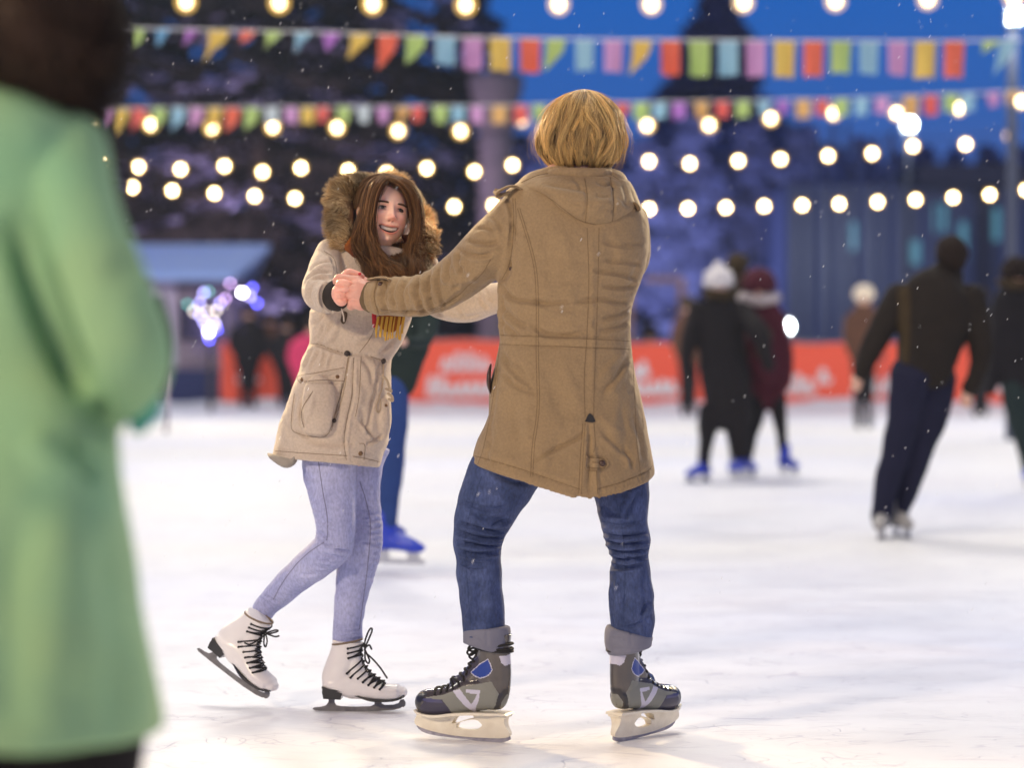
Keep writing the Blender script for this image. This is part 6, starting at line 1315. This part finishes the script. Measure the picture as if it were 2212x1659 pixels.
seams(tJW, [[(688, 998), (697, 1060), (706, 1110), (708, 1150), (705, 1168)], [(700, 1172), (670, 1192), (640, 1220), (610, 1260), (590, 1296)], [(777, 1040), (790, 1080), (800, 1130), (798, 1180), (792, 1240), (784, 1300), (776, 1360)]], .0012, .0003).obj('jeans_stitching', mat('grey brown seam', (.19, .18, .27), .9), jw)

# --- scarf, fur hood, hair
mScarf = mat('orange and wine scarf', (.34, .10, .012), .95, bump=(90, .6), mix=((.045, .006, .008), 9, 5)); mFrin = mat('yellow fringe', (.62, .36, .05), .9); mRedT = mat('red tag', (.45, .01, .02), .7)
mb = MB(); P = VP([(800, 565, YW - .06), (835, 575, YW - .09), (868, 580, YW - .105), (905, 565, YW - .06), (925, 530, YW - .03), (860, 525, YW + .08), (780, 530, YW + .05), (760, 520, YW - .03), (742, 512, YW - .06), (775, 545, YW - .09)]); mb.tube(P, .026, seg=16, n=70)
P = VP([(872, 590, YW - .15), (862, 630, YW - .155), (850, 672, YW - .145), (838, 700, YW - .14)]); mb.tube(P, [.030, .036, .040, .040], R2=[.012] * 4, seg=18); v, f = remesh(mb, .005, 2); n = normals(v, f); v = v + n * (noise3(v, 26, 2) * .003)[:, None]
scarf = obj('scarf', v, f, mScarf, woman)
S = []
for k, vx in enumerate((812, 814, 822, 824, 831, 834, 840, 843, 858, 861, 867, 870, 849)):
    ln = rng.uniform(26, 46); S.append([W(vx + 4, 684, YW - .162), W(vx + 1.5, 700, YW - .166), W(vx - .5, 700 + ln * .4, YW - .162), W(vx - 3 + 4 * rng.random(), 694 + ln, YW - .158)])
v, f = strands(np.array(S), .0022, .0026, 6); obj('fringe', v, f, mFrin, scarf)
v, f = tube(VP([(808, 678, YW - .16), (809, 704, YW - .158)]), .007, R2=[.003] * 2, seg=10); obj('red_tag', v, f, mRedT, scarf)
# hood fabric behind the head and fur roll
mb = MB(); mb.ell(W(815, 455, YW + .10), (.135, .10, .115)); P, R = VT([(800, 520, YW + .04, 70), (810, 560, YW + .03, 80)]); mb.tube(P, R, R2=R * .7, seg=18); v, f = remesh(mb, .006, 4); n = normals(v, f); v = v + n * (noise3(v, 14, 2) * .004)[:, None]; hoodW = obj('hood', v, f, mParka, woman)
mFurB = mat('fur base', (.16, .09, .04), .9, bump=(80, 1)); mFur = mat('golden brown fur', (.4, .25, .1), .5, vary=[(.28, .16, .06), (.60, .40, .18), (.80, .60, .34), (.42, .25, .10)], attr='tint')
FP = [(748, 520, YW - .08, 18), (737, 492, YW - .05, 24), (738, 462, YW - .02, 27), (741, 435, YW + .01, 27), (757, 412, YW + .04, 25), (785, 399, YW + .07, 18), (820, 394, YW + .09, 12), (858, 398, YW + .09, 11), (886, 424, YW + .08, 12), (902, 455, YW + .05, 14), (914, 486, YW + .01, 17), (920, 515, YW - .03, 16), (918, 540, YW - .06, 13), (908, 556, YW - .08, 9)]
P, R = VT(FP); mb = MB(); mb.tube(P, R * .92, R2=R * 1.05, seg=24, n=90); v, f = remesh(mb, .005, 2); n = normals(v, f); v = v + n * (noise3(v, 40, 2) * .003)[:, None]
fur = obj('fur_trim', v, f, mFurB, hoodW)
idx = rng.integers(0, len(v), 15000); st = v[idx]; nn = n[idx]
fc_ = W(835, 470, YW + .02); rad_ = unit((st - fc_) * (1, .35, 1))
cl = np.stack([noise3(st, 46, k) for k in range(3)], -1)
dr = unit(nn * .8 + rad_ * .75 + cl * .55 + rng.normal(size=st.shape) * .16); L_ = (.026 * (1 + .35 * noise3(st, 30, 4)) * rng.uniform(.7, 1.35, len(st)) * 1.15)[:, None].clip(.012, .055)
d2 = unit(dr + .5 * cl + np.array((0, 0, -.35))); v2, f2 = strands(np.stack([st - nn * .002, st + dr * L_ * .4, st + dr * L_ * .4 + d2 * L_ * .35, st + dr * L_ * .4 + unit(d2 + .3 * cl) * L_ * .62], 1), .0009, .00022); obj('fur', v2, f2, mFur, fur, attr={'tint': tints(np.clip(1.05 + .5 * noise3(st, 24, 5), .3, 2.0), 12)})

mHairW = mat('brown hair', (.1, .05, .02), .42, vary=[(.045, .018, .007), (.10, .042, .014), (.17, .078, .026), (.25, .125, .042), (.065, .027, .010)], spec=.35, attr='tint')
mb = MB(); mb.ell(HC + HR @ np.array((0, .024, .018)), (.074, .088, .100), R=HR); P, R = VT([(800, 480, YW + .04, 40), (796, 540, YW + .02, 40)]); mb.tube(P, R, R2=R * .7, seg=16); v, f = remesh(mb, .005, 2)
k = ((v - HC) @ HR); ff_ = (k[:, 1] < -.045) & (k[:, 2] < .075); v[ff_] = HC + (v[ff_] - HC) * .80
hw = obj('hair', v, f, mat('dark hair roots', (.035, .016, .008), .7, bump=(60, .5)), woman)
NS = 26; tt = np.linspace(0, 1, NS)
def gd(pts): return resample(np.array([W(*p) for p in pts]), NS)
LI = gd([(834, 384, 7.385), (820, 398, 7.345), (810, 420, 7.335), (804, 450, 7.33), (801, 480, 7.33), (803, 505, 7.33), (810, 535, 7.335), (830, 560, 7.32), (858, 580, 7.30), (866, 612, 7.29)])
LM_ = gd([(830, 382, 7.42), (812, 398, 7.37), (802, 425, 7.35), (797, 455, 7.34), (792, 490, 7.33), (798, 520, 7.325), (808, 550, 7.32), (818, 580, 7.31), (828, 612, 7.29)])
LO = gd([(824, 384, 7.46), (802, 400, 7.42), (790, 432, 7.38), (783, 465, 7.35), (772, 495, 7.34), (768, 520, 7.345), (776, 545, 7.335), (790, 570, 7.325), (800, 600, 7.31)])
RI = gd([(838, 384, 7.385), (866, 394, 7.37), (886, 416, 7.38), (895, 444, 7.39), (898, 472, 7.39), (896, 500, 7.38), (888, 530, 7.36), (880, 556, 7.34), (880, 580, 7.31), (884, 612, 7.30)])
RO = gd([(840, 382, 7.43), (868, 389, 7.42), (890, 410, 7.42), (903, 445, 7.41), (908, 480, 7.40), (910, 515, 7.38), (914, 550, 7.36), (922, 580, 7.34), (926, 606, 7.32)])
CI = gd([(815, 530, 7.42), (832, 548, 7.39), (850, 562, 7.345), (858, 576, 7.31), (862, 600, 7.30)]); CO = gd([(892, 525, 7.42), (884, 545, 7.39), (880, 560, 7.33), (888, 590, 7.31), (892, 612, 7.30)])
S = []; GU = []
for g in range(230):
    q = rng.random(); side = rng.random()
    if side < .52:
        c0_ = (LI * (1 - q * 2) + LM_ * q * 2) if q < .5 else (LM_ * (2 - q * 2) + LO * (q * 2 - 1))
    elif side < .92: c0_ = RI * (1 - q) + RO * q
    else: c0_ = CI * (1 - q) + CO * q
    amp = rng.uniform(.004, .020); fr = rng.uniform(1.2, 3.2); p1, p2 = rng.uniform(0, 6.28, 2)
    wv = np.column_stack([np.sin(p1 + fr * 2 * math.pi * tt), .8 * np.sin(p2 + fr * 2 * math.pi * tt), .3 * np.sin(p1 * 2 + fr * 4 * tt)]) * amp * np.clip((tt - .38) / .5, 0, 1)[:, None]
    GU.append(c0_ + wv + np.array((0, rng.uniform(-.012, .03), 0)) * np.clip(tt * 3, 0, 1)[:, None])
TI = []; GT_ = rng.uniform(.5, 1.75, len(GU))
for k in range(9500):
    gi = rng.integers(len(GU)); g = GU[gi]; TI.append(GT_[gi]); o_ = rng.normal(size=3) * (.0075, .008, .003) * np.ones(3); sp = (1 - .35 * tt)[:, None]
    end = rng.uniform(.82, 1.04); c = g + o_ * sp + np.array((0, 0, -.02)) * (tt ** 3)[:, None] * rng.normal() * .6
    S.append(c)
# crown hair over the top of the head, both sides of the parting
for k in range(1800):
    s_ = rng.choice([-1, 1]); a0 = rng.uniform(-.2, 1.25); q = np.linspace(0, 1, NS)
    be = q * rng.uniform(1.2, 1.75) * s_; px = .0845 * np.sin(be); pz = .022 + .106 * np.cos(be); py = -.060 + .12 * a0 * np.ones(NS) + .03 * q * (1 - a0)
    sc_ = np.sqrt(np.clip(1 - ((py - .02) / .115) ** 2, .05, 1)); S.append((np.column_stack([px * sc_, py, .022 + (pz - .022) * sc_]) * (1 + .02 * rng.normal())) @ HR.T + HC)
TI += list(rng.uniform(.5, 1.3, len(S) - len(TI))) + [1.6] * 90
S = np.array(S); fly = S[rng.integers(0, len(S), 90)].copy(); fly += unit(fly - W(840, 470, 7.42)) * (np.sin(tt * 3.1) ** 1)[None, :, None] * rng.uniform(.004, .02, (90, 1, 1)); S = np.concatenate([S, fly])
r0 = np.full(len(S), .0007); r0[-90:] = .00035
v, f = strands(S, r0, r0 * .4); obj('hair_strands', v, f, mHairW, hw, attr={'tint': tints(TI, NS * 3)})

# --- figure skates (white boots)
Q = .3751 * KW
def z5(zx, zy): return ((zx - 815) * Q, (1566 - zy) * Q)
def P5(L): return [z5(a, b) for a, b in L]
mWB = mat('white leather boot', (.84, .80, .77), .38, coat=.15, bump=[(12, .2), (160, .15)], mix=((.72, .67, .66), 9, 2.2)); mHeel = mat('black lacquered heel', (.018, .015, .014), .3, coat=.4); mSt3 = mat('worn skate steel', (.13, .12, .12), .42, metal=.25, bump=(70, .4), mix=((.24, .23, .23), 50, 2))
mb = MB()
def cz(a, b): x, z = z5(a, b); return (x, 0, z)
mb.tube([cz(905, 1420), cz(900, 1370), cz(912, 1310), cz(928, 1260), cz(942, 1215), cz(955, 1172), cz(957, 1160)], [.048, .050, .046, .044, .044, .047, .047], R2=[.028, .031, .032, .034, .037, .041, .042], seg=40, n=60, round_=False)
mb.tube([cz(850, 1408), cz(900, 1410), cz(980, 1415), cz(1060, 1432), cz(1140, 1450), cz(1200, 1455), cz(1245, 1452), cz(1262, 1452)], [.030, .034, .034, .036, .042, .043, .039, .030], R2=[.020, .030, .042, .035, .028, .026, .024, .018], seg=36, n=70, ref=(0, 0, 1), ex=2.2)
mb.tube([cz(985, 1250), cz(1005, 1330), cz(1060, 1395), cz(1120, 1425)], [.026, .030, .030, .026], R2=[.024, .028, .028, .02], seg=24, ref=(0, 1, 0))
wbv, wbf = remesh(mb, .0028, 4)
heel_o = P5([(818, 1424), (860, 1434), (930, 1440), (932, 1452), (922, 1494), (822, 1490), (814, 1450)])
sole_o = P5([(814, 1418), (860, 1432), (930, 1438), (1010, 1462), (1080, 1484), (1140, 1490), (1220, 1486), (1282, 1472), (1288, 1462), (1290, 1476), (1240, 1496), (1150, 1503), (1080, 1496), (1010, 1474), (930, 1448), (860, 1444), (816, 1434)])
bl_o = P5([(752, 1556), (760, 1546), (800, 1542), (830, 1534), (845, 1515), (846, 1496), (882, 1496), (880, 1515), (890, 1532), (920, 1538), (1000, 1539), (1090, 1536), (1112, 1524), (1114, 1500), (1150, 1500), (1152, 1518), (1170, 1528), (1220, 1526), (1252, 1516), (1262, 1496), (1282, 1494), (1292, 1512), (1290, 1530), (1280, 1540), (1272, 1538), (1262, 1546), (1220, 1556), (1130, 1564), (1000, 1566), (860, 1566), (770, 1564)])
def fskate(M, parent, kind):
    sk = obj('figure_skate', xf(wbv, M), wbf, mWB, parent, recalc=True)
    v, f = extrude2(heel_o, [], -.027, .027); obj('heel', xf(v, M), f, mHeel, sk, smooth=False, recalc=True)
    v, f = extrude2(smooth2(sole_o, 70), [], -.034, .034); w_ = np.interp(v[:, 0], [0, .05, .10, .16, .22, .26], [.86, .90, .78, 1.16, 1.1, .6]); v[:, 1] *= w_; obj('sole', xf(v, M), f, mHeel, sk, smooth=False, recalc=True)
    v, f = extrude2(bl_o, [], -.0022, .0022); obj('blade', xf(v, M), f, mSt3, sk, smooth=False, recalc=True)
    tr = bvh(wbv, wbf); mb = MB()
    rows = [(1005, 1195), (1010, 1222), (1018, 1250), (1030, 1275), (1048, 1300), (1070, 1325), (1095, 1348), (1122, 1368), (1150, 1385), (1178, 1398)]
    last = None
    for i, (zx, zy) in enumerate(rows):
        x, z = z5(zx, zy); ctr = Vector((x - .055, 0, z - .055)); pts = []; wd = .85 if i < 5 else .62
        for a in np.linspace(-wd, wd, 9):
            tilt = .008 * a
            d = Vector((math.cos(a) * .72, math.sin(a), math.cos(a) * .55)) if i > 2 else Vector((math.cos(a), math.sin(a), .12)); d.normalize(); c_ = Vector((x - .055, 0, z - .042 if i > 2 else z)) + Vector((0, 0, tilt)); h = tr.ray_cast(c_ + d * .16, -d)
            if h[0] is not None: pts.append(np.array(h[0]) + np.array(d) * .0022)
        if len(pts) > 4:
            mb.tube(np.array(pts), .0026, seg=6, n=22); mb.ell(pts[-1], (.004, .0035, .004), nu=8, nv=6); mb.ell(pts[0], (.004, .0035, .004), nu=8, nv=6)
            if last is not None:
                mb.tube([last[-1], (last[len(last) // 2] + pts[len(pts) // 2]) / 2 + (.003, 0, .003), pts[0]], .0024, seg=6, n=14); mb.tube([last[0], (last[len(last) // 2] + pts[len(pts) // 2]) / 2 + (.004, 0, .004), pts[-1]], .0024, seg=6, n=14)
            last = pts
            if i == 0: top = pts[len(pts) // 2]
    if kind == 0:
        B = [[(1062, 1190), (1085, 1140), (1102, 1098), (1100, 1080), (1085, 1095), (1065, 1150), (1060, 1190)], [(1062, 1195), (1085, 1180), (1100, 1203)], [(1060, 1200), (1062, 1260), (1080, 1285), (1088, 1265), (1072, 1225), (1062, 1200)], [(1070, 1230), (1110, 1265), (1150, 1310), (1175, 1345), (1190, 1366)], [(1052, 1185), (1064, 1195), (1058, 1206)]]
        for b_ in B: mb.tube([(z5(a, b)[0], -.012 - .003 * j, z5(a, b)[1]) for j, (a, b) in enumerate(b_)], .0028, seg=6, n=26)
    else:
        for b_ in ([(.130, -.012, .195), (.150, -.016, .222), (.160, -.02, .225), (.145, -.02, .205), (.13, -.015, .19)], [(.13, -.012, .19), (.150, -.02, .178), (.158, -.022, .160), (.146, -.02, .165), (.13, -.015, .185)], [(.13, -.012, .192), (.162, -.02, .205), (.172, -.02, .215)], [(.13, -.012, .19), (.125, -.03, .160), (.115, -.035, .14), (.10, -.038, .135)]):
            mb.tube(b_, .0028, seg=6, n=24)
    obj('laces', xf(mb.V(), M), mb.f, mLace, sk)
    # collar padding round the boot top
    x, z = z5(955, 1166); v, f = tube([(x + .045 * math.cos(a), .040 * math.sin(a), z + .001 + .008 * math.cos(a)) for a in np.linspace(0, 2 * math.pi, 25)], .0035, seg=8, n=60, ref=(0, 0, 1)); obj('boot_collar', xf(v, M), f, mStW, sk)
    return sk
yS = GY(1536); p_ = W(698.7, 1536, yS)
fskate(skmat((p_[0], yS - .005, 0), -4), woman, 0)
# trailing foot: heel raised, blade sloping down to the toe
a_ = math.radians(38); yT = YW + .10
# local blade rear (-.034,0) lands on photo (425,1402); toe end (.257,0) on (573,1518)
pr_ = W(425, 1402, yT + .03); pf_ = W(573, 1518, yT - .07); d_ = pf_ - pr_; d_ = d_ / np.linalg.norm(d_); up_ = np.array((0, 0, 1.)) - d_[2] * d_; up_ = up_ / np.linalg.norm(up_); sd_ = np.cross(up_, d_)
bx0 = z5(752, 1556)[0]; M_ = Matrix.Identity(4)
for i in range(3): M_[i][0] = d_[i]; M_[i][1] = sd_[i]; M_[i][2] = up_[i]
o_ = pr_ - d_ * bx0 - up_ * .004
for i in range(3): M_[i][3] = o_[i]; M_[i][2] = up_[i] + .11 * d_[i]
fskate(M_, woman, 1)
# ================================================================ cold hazy air over the rink and the park
def haze_box():
    m = bpy.data.materials.new('haze'); m.use_nodes = True; N = m.node_tree.nodes; L = m.node_tree.links; N.clear()
    o = N.new('ShaderNodeOutputMaterial'); v = N.new('ShaderNodeVolumePrincipled'); v.inputs['Color'].default_value = (.70, .82, 1.0, 1); v.inputs['Density'].default_value = .0007; v.inputs['Anisotropy'].default_value = .3
    L.new(v.outputs[0], o.inputs['Volume'])
    mb = MB(); mb.box((0, 430, 14), (620, 480, 15.2)); ob = mb.obj('haze', m, smooth=False); tag(ob, 'cold hazy air over the rink', kind='stuff')
haze_box()
